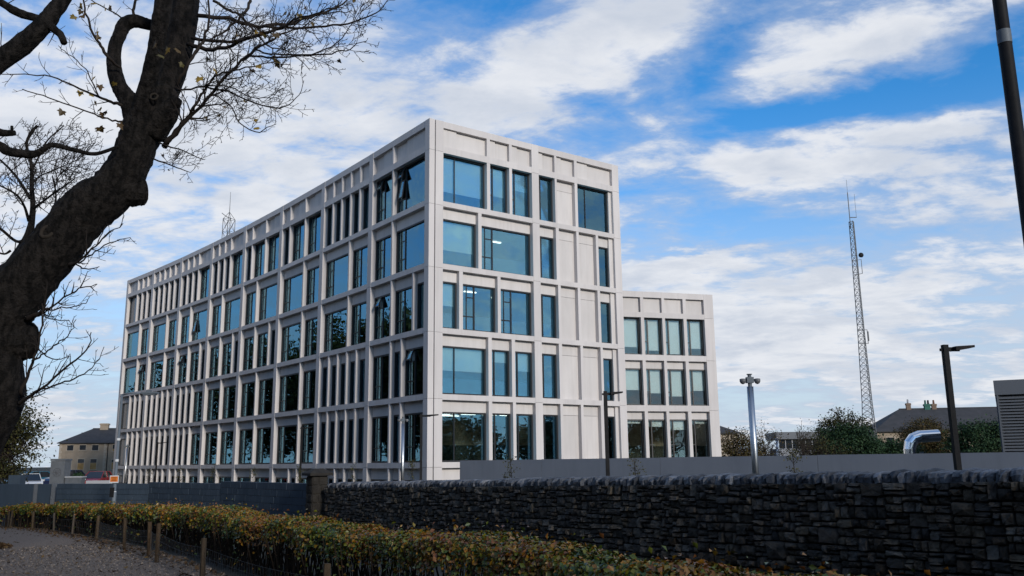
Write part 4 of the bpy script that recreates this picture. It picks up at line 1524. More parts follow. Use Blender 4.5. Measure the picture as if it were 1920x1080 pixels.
# ------------------------------------------------------------------ cars
def car(x, y, rz, paint, label, z=None, van=False):
    z = ground_z(x, y) if z is None else z
    e = empty('parked_car', (x, y, z), label, 'car', 'parked cars', rz)
    # side profile (x forward), body below the windows
    prof = [(-2.1, .35), (-2.14, .7), (-2.05, .92), (-1.0, .98), (.75, .95), (1.75, .82), (2.12, .66), (2.15, .35)]
    b = MB()
    n = len(prof)
    ws = []
    for yy, sc in ((-.86, .97), (-.78, 1.0), (.78, 1.0), (.86, .97)):
        for (px, pz) in prof:
            zz_ = .35 + (pz - .35) * (1.0 if abs(yy) < .8 else .96)
            ws.append((px * sc, yy, zz_))
    f = []
    for i in range(3):
        for k in range(n):
            f.append((i * n + k, i * n + (k + 1) % n, (i + 1) * n + (k + 1) % n, (i + 1) * n + k))
    f += [tuple(range(n - 1, -1, -1)), tuple(3 * n + k for k in range(n))]
    b.add(ws, f)
    b.build('body', paint, e)
    top = 1.46
    cab = [(-1.75, .95), (-1.2, top - .03), (.15, top), (1.0, .94)]
    b = MB()
    v = []
    for s in (-1, 1):
        for (px, pz) in cab:
            v.append((px, s * (.76 if pz < 1 else .60), pz))
    b.add(v, [(0, 1, 2, 3), (7, 6, 5, 4), (0, 4, 5, 1), (2, 6, 7, 3)])
    b.build('window', 'carglass', e)
    b = MB()
    b.box((-.52, 0, top + .0), (1.32, 1.2, .045))
    for s in (-1, 1):
        b.tube([(-1.75, s * .76, .95), (-1.2, s * .6, top)], .035, 5)
        b.tube([(.15, s * .6, top), (1.0, s * .76, .94)], .03, 5)
        b.tube([(-.4, s * .765, .95), (-.42, s * .605, top)], .03, 5)
    b.build('roof', paint, e)
    for sx in (-1.32, 1.32):
        for s in (-1, 1):
            b = MB()
            b.tube([(sx, s * .70, .32), (sx, s * .88, .32)], .32, 18)
            w_ = b.build('wheel', 'tyre', e)
            b = MB()
            b.tube([(sx, s * .86, .32), (sx, s * .89, .32)], .2, 12)
            b.build('rim', 'steel', w_)
    for s in (-1, 1):
        b = MB()
        b.box((2.1, s * .62, .68), (.1, .36, .14))
        b.build('headlight', 'white', e)
        b = MB()
        b.box((-2.1, s * .66, .78), (.1, .28, .2))
        b.build('tail_light', 'red', e)
    return e


car(-38.0, 75.0, R(-96), 'navy', 'dark blue car parked before the stone house, beside the red one', -.1)
car(-39.3, 72.0, R(-60), 'carwhite', 'pale car parked left of the dark blue car by the stone house', -.35)
car(-35.9, 76.2, R(-85), 'red', 'red car parked at the far end of the curved front', -.25)
car(-42.6, 78.0, R(-120), 'teal', 'teal blue car glimpsed left of the emblem pillar', -.2)
car(-25.2, 44.6 - 1.9, R(20), 'silver', 'silver car roof showing above the hedge at the far left', -1.12)
bsh = empty('clipped_bush', (-36.5, 74.2, -.1), 'dark clipped bush between the blue car and the red car', 'bush')
pp = rng.normal(size=(900, 3))
pp /= np.linalg.norm(pp, axis=1, keepdims=True)
leaf_cloud('foliage', pp * [.6, .6, .6] * rng.uniform(.75, 1, (900, 1)) + [0, 0, .7], pp + rng.normal(size=(900, 3)) * .5, .14, 'evergreen', bsh)
b = MB()
b.tube([(0, 0, 0), (0, 0, .6)], .05, 6)
b.build('stem', 'fartwig', bsh)

# skeletons of the near trees: x, y, z, radius in metres
SYCAMORE_LIMBS = {
    'trunk': [(-7.55,11.8,-0.34,0.4814),(-7.53,11.9,0.71,0.3391),(-7.41,12.0,1.53,0.2745),(-7.21,12.0,2.1,0.2552),(-7.03,12.0,2.57,0.2646),(-7.08,12.0,2.94,0.2735),(-7.23,12.0,3.35,0.3721),(-7.21,12.0,3.76,0.4346),(-7.04,12.0,4.06,0.3915),(-6.73,12.0,4.48,0.3638),(-6.4,12.0,4.93,0.3588),(-6.11,12.0,5.32,0.361),(-5.8,12.0,5.56,0.3315),(-5.58,12.0,5.92,0.2946),(-5.47,12.0,6.27,0.2806),(-5.39,12.0,6.55,0.2819),(-5.31,12.0,6.76,0.267)],
    'fork': [(-5.27,12.0,6.68,0.2196),(-5.17,12.1,7.06,0.1908),(-5.14,12.2,7.31,0.185),(-5.1,12.3,7.79,0.2122),(-5.09,12.4,8.29,0.2153),(-5.1,12.5,8.89,0.2103),(-5.18,12.7,9.57,0.1981),(-5.22,13.0,11.34,0.1622),(-5.24,13.4,13.78,0.0955)],
    'limb_middle': [(-5.4,11.9,6.64,0.1711),(-5.31,11.8,6.93,0.1318),(-5.21,11.7,7.25,0.1198),(-5.11,11.6,7.59,0.1157),(-5.03,11.5,7.98,0.1232),(-5.0,11.5,8.32,0.1238),(-4.92,11.4,8.94,0.1086),(-5.0,11.2,10.28,0.0702)],
    'limb_loop': [(-5.49,12.0,6.6,0.1567),(-5.59,12.0,6.92,0.1496),(-5.7,12.0,7.08,0.1263),(-5.82,12.0,7.28,0.1108),(-5.92,12.05,7.6,0.1038),(-5.95,12.1,7.9,0.0966),(-5.92,12.15,8.12,0.0973),(-5.88,12.2,8.32,0.1061),(-5.76,12.25,8.4,0.1025),(-5.63,12.3,8.39,0.0905),(-5.47,12.35,8.36,0.0826),(-5.21,12.4,8.29,0.0662)],
    'stub': [(-5.74,12.0,5.66,0.3089),(-5.58,12.05,5.63,0.2634),(-5.47,12.12,5.63,0.2259),(-5.4,12.18,5.65,0.2114)],
    'cut_stub': [(-7.24,12.0,3.42,0.3875),(-7.0,12.05,3.43,0.3143),(-6.87,12.12,3.45,0.271),(-6.82,12.18,3.46,0.2572)],
    'knob': [(-5.25,12.0,6.47,0.2033),(-5.02,11.9,6.72,0.1713),(-4.9,11.85,6.86,0.1089),(-4.81,11.8,6.88,0.062)],
}
SYCAMORE_BRANCHES = {
    'r1': [(-4.79,12.2,8.46,0.0327),(-4.32,12.3,8.45,0.0297),(-3.93,12.5,8.42,0.0267),(-3.36,12.7,8.61,0.0204),(-2.79,12.9,8.97,0.0139),(-2.57,13.0,9.22,0.0088)],
    'r2': [(-3.93,12.5,8.42,0.0217),(-3.39,12.2,8.23,0.0196),(-2.75,12.0,8.14,0.016),(-2.32,11.9,8.16,0.0127),(-1.97,11.8,8.25,0.0095),(-1.8,11.8,8.45,0.0063)],
    'r3': [(-4.8,12.1,8.04,0.0258),(-4.29,11.9,7.86,0.0238),(-3.83,11.7,7.8,0.0218),(-3.36,11.5,7.83,0.0184),(-2.99,11.3,7.85,0.0136),(-2.58,11.2,7.91,0.009),(-2.19,11.1,7.88,0.006)],
    'r4': [(-4.86,12.1,7.94,0.0338),(-4.65,12.0,7.83,0.0319),(-4.36,11.8,7.68,0.0298),(-3.89,11.5,7.64,0.026),(-3.49,11.2,7.6,0.0209),(-3.06,11.0,7.65,0.0162),(-2.64,10.8,7.7,0.0101),(-2.26,10.7,7.72,0.0065)],
    'r5': [(-4.95,12.0,7.22,0.0253),(-4.77,11.9,7.44,0.0236),(-4.61,11.9,7.76,0.0222),(-4.52,11.9,8.0,0.0191),(-4.53,12.0,8.41,0.0161),(-4.64,12.1,9.01,0.0115)],
    'r6': [(-5.02,11.9,6.24,0.0464),(-4.64,11.7,6.53,0.0275),(-4.17,11.4,6.86,0.024),(-3.8,11.2,7.14,0.0208),(-3.49,11.0,7.27,0.0175),(-3.25,10.9,7.34,0.0145),(-2.99,10.8,7.42,0.0101),(-2.71,10.7,7.43,0.0057)],
    'r7': [(-4.99,11.9,6.28,0.0309),(-4.78,11.8,6.48,0.0246),(-4.53,11.6,6.65,0.0213),(-4.38,11.5,6.84,0.0181),(-4.27,11.4,6.94,0.015),(-4.07,11.3,7.05,0.0134),(-3.71,11.1,7.03,0.0103),(-3.32,11.0,7.07,0.0073),(-2.96,10.9,6.99,0.0051)],
    'r8': [(-3.71,11.2,7.22,0.0134),(-3.57,11.1,7.22,0.0133),(-3.2,11.0,7.14,0.0131),(-2.71,10.9,7.13,0.0116),(-2.32,10.8,7.12,0.0093),(-2.15,10.8,7.16,0.0072),(-1.91,10.7,7.24,0.005)],
    'r9': [(-3.5,11.0,7.28,0.0117),(-3.17,10.9,7.15,0.0116),(-2.62,10.7,7.04,0.0099),(-2.28,10.6,7.16,0.0078),(-2.05,10.5,7.39,0.0056),(-1.93,10.5,7.67,0.0035)],
    'r10': [(-4.88,11.9,7.09,0.0141),(-4.38,11.6,7.01,0.0138),(-3.89,11.3,6.78,0.0119),(-3.38,11.0,6.46,0.0094),(-3.02,10.9,6.39,0.0071),(-2.81,10.8,6.52,0.0057),(-2.75,10.8,6.72,0.0036)],
    'r11': [(-4.2,11.5,6.85,0.0106),(-3.84,11.2,6.53,0.0095),(-3.64,11.0,6.21,0.0086),(-3.34,10.9,6.04,0.0071),(-3.1,10.8,6.12,0.0042)],
    'r12': [(-5.08,11.9,6.27,0.0124),(-4.66,11.7,6.08,0.0091),(-4.32,11.6,5.91,0.0053)],
    'r13': [(-5.18,11.9,6.04,0.0123),(-4.72,11.7,5.83,0.0083),(-4.49,11.6,5.73,0.0045)],
    'r14': [(-4.55,12.2,8.71,0.0213),(-4.29,12.2,8.53,0.0197),(-4.08,12.2,8.42,0.0163),(-3.66,12.1,7.9,0.0113),(-3.31,12.0,7.75,0.008),(-2.95,11.9,7.4,0.0047)],
    'r15': [(-4.04,12.4,8.86,0.025),(-4.05,12.3,8.58,0.0215),(-4.2,12.2,8.33,0.018),(-4.4,12.1,8.07,0.0145),(-4.55,12.0,7.93,0.0112)],
    'r16': [(-4.27,11.4,6.94,0.0105),(-3.88,11.2,6.83,0.0089),(-3.55,11.0,6.59,0.0072),(-3.26,10.9,6.53,0.0057),(-3.03,10.8,6.61,0.0036)],
    'l1': [(-5.65,11.9,6.88,0.0265),(-5.74,11.8,6.86,0.0232),(-5.76,11.6,6.82,0.0198),(-5.92,11.3,6.82,0.0149),(-6.07,11.0,6.84,0.0116),(-6.21,10.8,6.83,0.0086),(-6.63,10.5,6.72,0.0056)],
    'l2': [(-5.73,11.9,7.44,0.0126),(-5.82,11.7,7.51,0.0233),(-5.92,11.6,7.67,0.0201),(-6.0,11.5,7.81,0.0169),(-6.07,11.4,8.07,0.0138),(-6.14,11.4,8.36,0.0108)],
    'l3': [(-5.83,11.5,6.84,0.0106),(-5.91,11.4,7.06,0.009),(-6.01,11.3,7.22,0.0075),(-6.22,11.2,7.39,0.006),(-6.3,11.2,7.46,0.0037)],
    'l4': [(-5.6,11.9,6.62,0.0233),(-5.66,11.8,6.58,0.0154),(-5.81,11.6,6.56,0.0121),(-6.18,11.4,6.66,0.0105),(-6.45,11.2,6.73,0.0088),(-6.62,11.0,6.72,0.0072)],
    'l5': [(-5.77,12.2,8.37,0.0245),(-5.75,12.2,8.59,0.0213),(-5.75,12.2,8.91,0.0165)],
    'l6': [(-5.92,12.2,8.42,0.0114),(-6.08,12.1,8.5,0.0097),(-6.33,12.0,8.62,0.0081)],
    'd1': [(-6.68,11.8,2.64,0.0289),(-6.56,11.7,2.89,0.0216),(-6.41,11.6,3.25,0.0173),(-6.33,11.5,3.56,0.0129),(-6.34,11.5,3.85,0.0072)],
    'd2': [(-6.7,11.8,2.54,0.0318),(-6.53,11.7,2.6,0.0229),(-6.27,11.5,2.7,0.0184),(-5.75,11.2,2.99,0.0138),(-5.45,11.0,3.16,0.0095),(-5.4,11.0,3.38,0.0055)],
    'd3': [(-6.28,11.5,2.68,0.0127),(-5.95,11.3,2.74,0.0111),(-5.62,11.1,2.8,0.0096),(-5.34,11.0,2.92,0.0068),(-5.18,10.9,3.17,0.0041)],
    'd4': [(-6.45,11.6,3.08,0.0129),(-6.24,11.5,3.18,0.0107),(-6.04,11.4,3.29,0.0092),(-5.84,11.3,3.41,0.007),(-5.76,11.3,3.59,0.0042)],
    'd5': [(-6.76,11.9,3.72,0.052),(-6.5,11.7,3.75,0.0292),(-6.19,11.5,3.83,0.0144),(-5.82,11.3,3.99,0.0099),(-5.49,11.2,4.05,0.0056)],
    'd6': [(-6.5,11.7,3.75,0.0117),(-6.12,11.5,3.79,0.0094),(-5.8,11.3,3.77,0.0071),(-5.57,11.2,3.83,0.0049)],
    'd7': [(-6.23,11.9,4.46,0.0376),(-6.02,11.7,4.47,0.0178),(-5.75,11.5,4.6,0.0117),(-5.5,11.4,4.78,0.0087),(-5.25,11.3,4.9,0.0058)],
    'd8': [(-6.02,11.7,4.47,0.0118),(-5.68,11.5,4.57,0.0095),(-5.39,11.4,4.69,0.0072),(-5.14,11.3,4.72,0.0043)],
    'd9': [(-6.11,11.8,4.48,0.0119),(-5.85,11.6,4.35,0.0088),(-5.62,11.5,4.36,0.0051)],
    'd10': [(-6.47,11.7,3.74,0.0095),(-6.23,11.6,3.65,0.0072),(-5.97,11.5,3.63,0.005)],
    'd11': [(-6.41,11.6,3.25,0.0101),(-6.16,11.5,3.11,0.0078),(-5.86,11.4,3.12,0.0049)],
}
SECOND_LIMBS = {
    'stem': [(-8.75,10.5,1.58,0.6008),(-8.74,10.6,3.51,0.5625),(-8.36,10.7,5.05,0.4805),(-7.81,10.8,6.18,0.3389),(-7.31,10.9,6.83,0.2159)],
    'limb_top': [(-7.31,10.9,6.83,0.2159),(-6.97,11.0,7.16,0.146),(-6.73,11.05,7.4,0.1398),(-6.49,11.1,7.72,0.1262),(-6.38,11.15,7.97,0.1123),(-6.28,11.2,8.2,0.0981),(-6.02,11.3,8.89,0.0692)],
    'limb_up': [(-7.47,10.9,8.25,0.059),(-7.06,11.0,8.03,0.0518),(-6.82,11.05,7.89,0.0593),(-6.54,11.1,7.82,0.0521)],
    'limb_stub': [(-6.41,11.1,7.74,0.0594),(-6.27,11.05,7.61,0.0517),(-6.17,11.0,7.52,0.0477),(-6.09,10.95,7.38,0.0438)],
    'limb_mid': [(-7.81,10.8,6.18,0.1553),(-7.29,11.0,6.07,0.086),(-6.9,11.1,5.95,0.0649),(-6.79,11.1,5.88,0.0612),(-6.52,11.2,5.87,0.0545),(-6.38,11.2,5.93,0.04),(-6.24,11.2,6.0,0.0364),(-5.99,11.3,5.96,0.0308),(-5.75,11.4,5.94,0.0266),(-5.54,11.6,6.12,0.0226)],
    'stub2': [(-7.02,10.9,6.17,0.057),(-6.86,11.0,6.11,0.0502),(-6.73,11.0,6.1,0.043),(-6.66,11.0,6.1,0.0359)],
    'stub3': [(-6.7,11.0,6.1,0.0215),(-6.71,11.0,6.2,0.0187)],
}
THIRD_LIMBS = {
    'trunk': [(-15.4,20.0,0.18,0.8917),(-14.08,20.0,1.91,0.7501),(-12.97,20.0,3.83,0.5549),(-12.04,20.0,5.58,0.3762),(-11.59,20.0,6.74,0.1775),(-11.49,20.0,7.26,0.0892),(-11.48,20.0,7.79,0.064),(-11.56,20.0,8.32,0.0515),(-11.62,20.0,8.86,0.0414),(-11.79,20.0,9.39,0.0338),(-11.71,20.0,9.69,0.0391),(-11.58,20.0,9.89,0.0261)],
    'k1': [(-11.48,20.0,7.76,0.0397),(-11.15,19.8,7.88,0.0268),(-10.78,19.6,8.03,0.0234),(-10.4,19.4,8.17,0.0186),(-10.17,19.3,8.27,0.0123)],
    'k2': [(-11.57,20.0,8.03,0.0398),(-11.94,20.2,8.46,0.0339),(-12.28,20.4,8.81,0.0294),(-12.77,20.6,9.23,0.0248),(-13.48,20.8,9.74,0.0168)],
    'k3': [(-11.54,20.0,7.46,0.0396),(-11.59,19.8,7.8,0.0283),(-11.68,19.6,8.0,0.025),(-11.96,19.4,8.16,0.0201),(-12.36,19.2,8.33,0.0138)],
    'k4': [(-11.61,20.0,8.73,0.024),(-11.61,20.3,9.25,0.0212),(-11.62,20.6,9.75,0.0183),(-11.36,20.8,10.21,0.0118)],
    'k5': [(-11.55,20.0,7.0,0.0473),(-11.69,19.8,6.92,0.0351),(-11.98,19.6,7.18,0.031),(-12.38,19.4,7.43,0.0231)],
    'k6': [(-11.32,20.0,7.26,0.0474),(-11.15,20.2,7.64,0.036),(-11.17,20.4,8.18,0.0211),(-11.42,20.6,8.79,0.0165)],
    'k7': [(-11.91,20.0,6.74,0.0314),(-12.05,20.0,6.66,0.0236),(-12.29,20.0,6.74,0.0189),(-12.83,20.0,7.01,0.0126)],
    'k8': [(-11.56,20.0,8.39,0.0208),(-11.5,20.2,8.66,0.0178),(-11.17,20.4,8.93,0.0147),(-10.77,20.6,9.26,0.0099),(-10.52,20.7,9.66,0.0058)],
    'k9': [(-10.78,19.6,8.03,0.0125),(-10.61,19.4,8.38,0.0109),(-10.21,19.2,8.54,0.0092),(-9.73,19.0,8.39,0.0053)],
}
SYCAMORE_LEAVES = [(-4.99,11.27,7.53),(-4.93,11.27,7.45),(-4.65,10.73,7.07),(-4.58,10.75,7.18),(-4.62,11.2,7.38),(-5.52,11.3,6.95),(-4.52,11.14,7.14),(-4.26,11.1,6.92),(-3.98,10.88,7.91),(-3.93,11.06,8.02),(-3.7,11.06,7.87),(-4.09,11.05,7.0),(-3.94,10.8,6.89),(-3.47,10.96,7.05),(-3.41,10.94,7.01),(-3.62,11.13,7.02),(-3.61,11.3,7.12),(-3.29,11.27,7.31),(-3.18,11.03,7.13),(-3.16,10.97,7.05),(-3.36,10.86,7.46),(-3.27,10.72,7.34),(-3.13,10.72,7.36),(-3.79,10.98,7.45),(-3.7,10.89,7.34),(-2.87,10.93,7.75),(-3.17,11.24,7.96),(-3.42,11.02,6.15),(-5.81,11.3,7.72),(-5.79,11.3,7.65),(-5.92,11.3,8.17),(-6.08,11.3,8.05),(-6.06,11.3,7.98),(-6.17,11.3,7.97),(-5.75,11.3,8.09),(-5.73,11.3,6.91),(-5.83,11.3,6.77),(-5.76,11.3,6.67),(-5.68,11.3,6.59),(-5.65,11.3,6.5),(-5.6,11.3,6.53),(-5.99,11.3,6.82),(-6.21,11.3,6.54),(-5.68,11.3,6.29),(-5.64,11.3,6.28),(-5.54,11.3,6.24),(-5.4,11.3,6.34),(-5.8,11.3,7.03),(-5.69,11.3,8.1),(-6.11,11.3,8.13),(-5.99,11.3,8.12)]

# ------------------------------------------------------------------ big sycamore at the left
random.seed(21)


def limb_mesh(b, pts, sub=5, n=14, wob=.05, rough=0.0):
    sp = smooth_path(pts, sub)
    b.tube([p[:3] for p in sp], [max(p[3], .003) for p in sp], n, True, wob)


def grow(b, pts, r0, length_scale, spacing, depth, min_r=.0032, droop=.0, upturn=.35, spread=(30, 62), tips=None, skip=.15):
    """Side twigs along a branch polyline (list of Vectors)."""
    seg = [(pts[i + 1] - pts[i]).length for i in range(len(pts) - 1)]
    total = sum(seg)
    if total < .05:
        return
    s = total * skip + random.uniform(0, spacing)
    side = random.choice((-1, 1))
    while s < total:
        acc = 0
        for i, l in enumerate(seg):
            if acc + l >= s:
                break
            acc += l
        t = (s - acc) / max(seg[i], 1e-6)
        p = pts[i].lerp(pts[i + 1], min(t, 1))
        d = (pts[i + 1] - pts[i]).normalized()
        frac = s / total
        ln = length_scale * (1 - .55 * frac) * random.uniform(.45, 1.15)
        ax = d.orthogonal().normalized()
        ax.rotate(Matrix.Rotation(random.uniform(0, 2 * math.pi), 3, d))
        # alternate sides, mostly in the spreading plane of the branch
        flat = Vector((-d.z, 0, d.x))
        if flat.length > .2 and random.random() < .65:
            ax = (flat.normalized() * side + Vector((0, random.uniform(-.6, .6), 0))).normalized()
            side = -side
        a = R(random.uniform(*spread))
        v = (d * math.cos(a) + ax * math.sin(a)).normalized()
        q = [p]
        k = 5 if ln > .3 else 3
        for j in range(k):
            v = (v + Vector((random.uniform(-.22, .22), random.uniform(-.22, .22), random.uniform(-.2, .2) + upturn * .3 - droop * .3))).normalized()
            q.append(q[-1] + v * ln / k)
        ra = max(r0 * (1 - .6 * frac) * .55, min_r)
        b.tube(q, [ra + (min_r * .8 - ra) * (j / k) for j in range(k + 1)], 3 if ra < .006 else 4, False)
        if tips is not None:
            tips.append((q[-1], v))
        if depth > 0:
            grow(b, q, ra, ln * .55, max(spacing * .75, .06), depth - 1, min_r, droop, upturn, spread, tips, .12)
        s += spacing * random.uniform(.6, 1.5)


def V(l):
    return [Vector(p[:3]) for p in l]


syc = empty('sycamore_tree', (-7.05, 11.8, 0), 'great bare leaning sycamore with a looping limb and a few yellow leaves at the left', 'tree')
SO = syc.location


def rel(l, o):
    return [(p[0] - o.x, p[1] - o.y, p[2] - o.z, p[3]) for p in l]


LIMB_NAMES = {'trunk': 'trunk', 'fork': 'limb', 'limb_middle': 'limb', 'limb_loop': 'limb', 'stub': 'stub', 'cut_stub': 'stub', 'knob': 'burr'}
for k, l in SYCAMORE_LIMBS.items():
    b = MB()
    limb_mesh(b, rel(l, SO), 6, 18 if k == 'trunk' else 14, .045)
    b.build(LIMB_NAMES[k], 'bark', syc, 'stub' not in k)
# knot holes and callus rings on the trunk
for (c, n_, r_) in (((-6.46, 11.66, 4.90), Vector((.1, -1, .15)), .085), ((-5.14, 11.72, 6.92), Vector((.3, -.9, .1)), .05)):
    n_ = n_.normalized()
    x_ = n_.orthogonal().normalized()
    y_ = n_.cross(x_)
    c = Vector(c) - SO
    b = MB()
    ringp = [c + (x_ * math.cos(2 * math.pi * k / 16) * (1 + .12 * math.sin(k * 2.1)) + y_ * math.sin(2 * math.pi * k / 16) * .85) * r_ for k in range(17)]
    b.tube(ringp, r_ * .34, 7, False, .15)
    b.build('knot', 'barklite', syc, True)
for k in ('stub', 'cut_stub'):
    l = rel(SYCAMORE_LIMBS[k], SO)
    a, c = Vector(l[-2][:3]), Vector(l[-1][:3])
    d = (c - a).normalized()
    b = MB()
    b.tube([c - d * .01, c + d * .012], [l[-1][3] * .96, l[-1][3] * .9], 16)
    b.build('cut_face', 'barklite', syc)
tips = []
tw = MB()
for k, l in SYCAMORE_BRANCHES.items():
    l = rel(l, SO)
    b = MB()
    sp = smooth_path(l, 4)
    jit = [(p[0] + random.uniform(-.01, .01), p[1] + random.uniform(-.03, .03), p[2] + random.uniform(-.01, .01)) for p in sp]
    b.tube(jit, [max(p[3], .0045) for p in sp], 6, True)
    b.build('branch', 'twig', syc, True)
    dense = k[0] == 'r'
    pts = [Vector(p) for p in jit]
    grow(tw, pts, sp[0][3] * .7, .66 if dense else .46, .105 if dense else .14, 2 if dense else 1, .0040, tips=tips, upturn=.5 if k[0] == 'd' else .3)
tw.build('twigs', 'twig', syc)
# crown above the frame, so that the tree is whole from other places
b = MB()
for k in range(26):
    base = random.choice(('fork', 'limb_middle'))
    l = rel(SYCAMORE_LIMBS[base], SO)
    p = Vector(l[-1][:3]).lerp(Vector(l[-3][:3]), random.random())
    v = Vector((random.uniform(-1, 1), random.uniform(-1, 1), random.uniform(.2, 1))).normalized()
    q = [p]
    for j in range(6):
        v = (v + Vector((random.uniform(-.3, .3), random.uniform(-.3, .3), random.uniform(-.1, .35)))).normalized()
        q.append(q[-1] + v * random.uniform(.35, .6))
    b.tube(q, [.05 * (1 - j / 7.5) for j in range(7)], 5, False)
    grow(b, q, .02, .8, .3, 1, .004)
b.build('upper_branches', 'twig', syc)
# the few leaves still hanging
b = MB()
outline = [(0, 0), (.16, -.10), (.42, -.12), (.34, .06), (.52, .30), (.26, .30), (.20, .46), (.0, .72), (-.20, .46), (-.26, .30), (-.52, .30), (-.34, .06), (-.42, -.12), (-.16, -.10)]
for fold in range(2):
    me = bpy.data.meshes.new('sycamore_leaf')
    vv = [(x, y, (.18 if fold else .35) * abs(x) - .2 * y * y) for x, y in outline] + [(0, .25, -.02)]
    me.from_pydata(vv, [], [(i, (i + 1) % 14, 14) for i in range(14)])
    me.materials.append(M['sycleaf'])
    if fold == 0:
        LEAF_A = me
    else:
        LEAF_B = me
for (x, y, z) in SYCAMORE_LEAVES:
    link('leaf', random.choice((LEAF_A, LEAF_B)), syc, (x - SO.x, y - SO.y, z - SO.z), (random.uniform(-2.6, -.9), random.uniform(-.7, .7), random.uniform(0, 6.28)), (random.uniform(.085, .14),) * 3)
for (p, v) in random.sample(tips, 24):
    link('leaf', random.choice((LEAF_A, LEAF_B)), syc, p, (random.uniform(-2.6, -.9), random.uniform(-.7, .7), random.uniform(0, 6.28)), (random.uniform(.05, .09),) * 3)

# second tree whose limbs reach in from beyond the left edge
t2 = empty('leaning_tree', (SECOND_LIMBS['stem'][0][0], SECOND_LIMBS['stem'][0][1], 0), 'bare tree beyond the left edge sending stubby dark limbs into the top left corner', 'tree')
O2 = t2.location
b2 = MB()
for k, l in SECOND_LIMBS.items():
    l = rel(l, O2)
    if k == 'stem':
        l = [(l[0][0] - .3, l[0][1], -.2, l[0][3] * 1.15)] + l
    b = MB()
    limb_mesh(b, l, 5, 12, .06)
    b.build('trunk' if k == 'stem' else ('stub' if 'stub' in k else 'limb'), 'bark', t2, True)
    sp = [Vector(p[:3]) for p in smooth_path(l, 3)]
    if k != 'stem':
        grow(b2, sp, .02, .5, .4, 1, .0035, upturn=.5)
b2.build('twigs', 'twig', t2)

# third tree, thick with fine twigs, seen through the big limb
t3 = empty('twiggy_tree', (-16.0, 20.0, 0), 'bare finely twigged tree seen behind the big leaning limb', 'tree')
O3 = t3.location
b3 = MB()
for k, l in THIRD_LIMBS.items():
    l = rel(l, O3)
    if k == 'trunk':
        l = [(l[0][0] - .15, l[0][1], -.3, l[0][3] * 1.1)] + l
    b = MB()
    limb_mesh(b, l, 5, 9, .05)
    b.build('trunk' if k == 'trunk' else 'limb', 'bark', t3, True)
    sp = [Vector(p[:3]) for p in smooth_path(l[-6:] if k == 'trunk' else l, 3)]
    grow(b3, sp, .025, 1.3 if k != 'trunk' else 1.05, .135, 2, .0062, upturn=.3, spread=(30, 75))
b3.build('twigs', 'twig', t3)

# ------------------------------------------------------------------ leafy and bare trees farther off
def crown_tree(name, label, base, h, c_off, rad, leaf, n_clump, per, lsize, trunk_r=.2, group=None, cat='tree', clump=.5, bare=0, hollow=.35, tw_r=.012):
    e = empty(name, base, label, cat, group)
    b = MB()
    top = Vector((c_off[0], c_off[1], c_off[2]))
    mid = Vector((c_off[0] * .4, c_off[1] * .4, c_off[2] * .55))
    b.tube([(0, 0, -.3), mid, top], [trunk_r, trunk_r * .7, trunk_r * .3], 8, True, .06)
    b.build('trunk', 'fartwig', e, True)
    lb = MB()
    P, N, S = [], [], []
    for k in range(n_clump):
        d = rng.normal(size=3)
        d /= np.linalg.norm(d)
        rr = rng.uniform(hollow, 1.0) ** .6
        c = np.array(c_off) + d * rr * np.array(rad)
        if c[2] < .2:
            continue
        st = mid.lerp(top, random.uniform(.0, 1.0))
        q = [st]
        for j in range(1, 5):
            t = j / 4
            q.append(Vector(st).lerp(Vector(c), t) + Vector(rng.normal(size=3)) * .10 * min(rad) * (1 - abs(2 * t - 1)))
        lb.tube(q, [trunk_r * .22 * (1 - .8 * j / 4) + tw_r * .5 for j in range(5)], 4, False)
        if bare:
            grow(lb, q, tw_r * 2, rad[0] * .5, rad[0] * .16, 1, tw_r, upturn=.3)
        if per:
            m_ = max(2, int(per * rng.uniform(.5, 1.5)))
            pts = c + rng.normal(size=(m_, 3)) * clump * np.array([1, 1, .75])
            P.append(pts)
            N.append(rng.normal(size=(m_, 3)) + d * .8 + np.array([0, 0, .5]))
            S.append(rng.uniform(.6, 1.3, m_) * lsize)
    lb.build('limbs', 'fartwig', e)
    if P:
        leaf_cloud('crown', np.concatenate(P), np.concatenate(N), np.concatenate(S), leaf, e)
    return e


g_ = 'trees and bushes behind the grey wall'
crown_tree('round_tree', 'round half-bare olive tree left of the radio mast', (31.6, 84, -1.1), 8, (0, 0, 5.3), (2.4, 2.0, 2.1), 'darkolive', 110, 40, .2, .22, g_, clump=.34, bare=1, tw_r=.014)
crown_tree('evergreen_bush', 'wide dark evergreen bush at the foot of the radio mast', (31.6, 82, -1.1), 4, (0, 0, 3.0), (3.7, 2.0, 2.5), 'evergreen', 200, 150, .2, .15, g_, 'bush', .4)
crown_tree('evergreen_bush', 'dark evergreen bush between the radio mast and the silver duct', (36.2, 82, -1.1), 4, (0, 0, 2.3), (2.0, 1.6, 1.9), 'evergreen', 90, 110, .2, .12, g_, 'bush', .36)
crown_tree('russet_tree', 'rounded russet-brown tree in front of the slate-roofed house', (42.2, 90, -1.1), 7, (0, 0, 4.2), (3.0, 2.4, 2.3), 'russet', 170, 90, .17, .2, g_, clump=.36, bare=0)
crown_tree('evergreen_bush', 'tall dark evergreen behind the right lamp post', (42.0, 78, -1.1), 5, (-.8, 0, 3.2), (2.9, 1.8, 2.8), 'evergreen', 160, 110, .2, .15, g_, 'bush', .4)
crown_tree('evergreen_bush', 'dark evergreen beside the louvred plant enclosure', (45.3, 79, -1.1), 5, (0, 0, 3.4), (2.9, 1.8, 2.8), 'evergreen', 160, 110, .2, .15, g_, 'bush', .4)
crown_tree('olive_bush', 'yellowish-green low bush below the louvred enclosure', (40.6, 72, -1.1), 3, (0, 0, 2.0), (3.2, 1.2, 1.4), 'olive', 110, 60, .16, .1, g_, 'bush', .32)
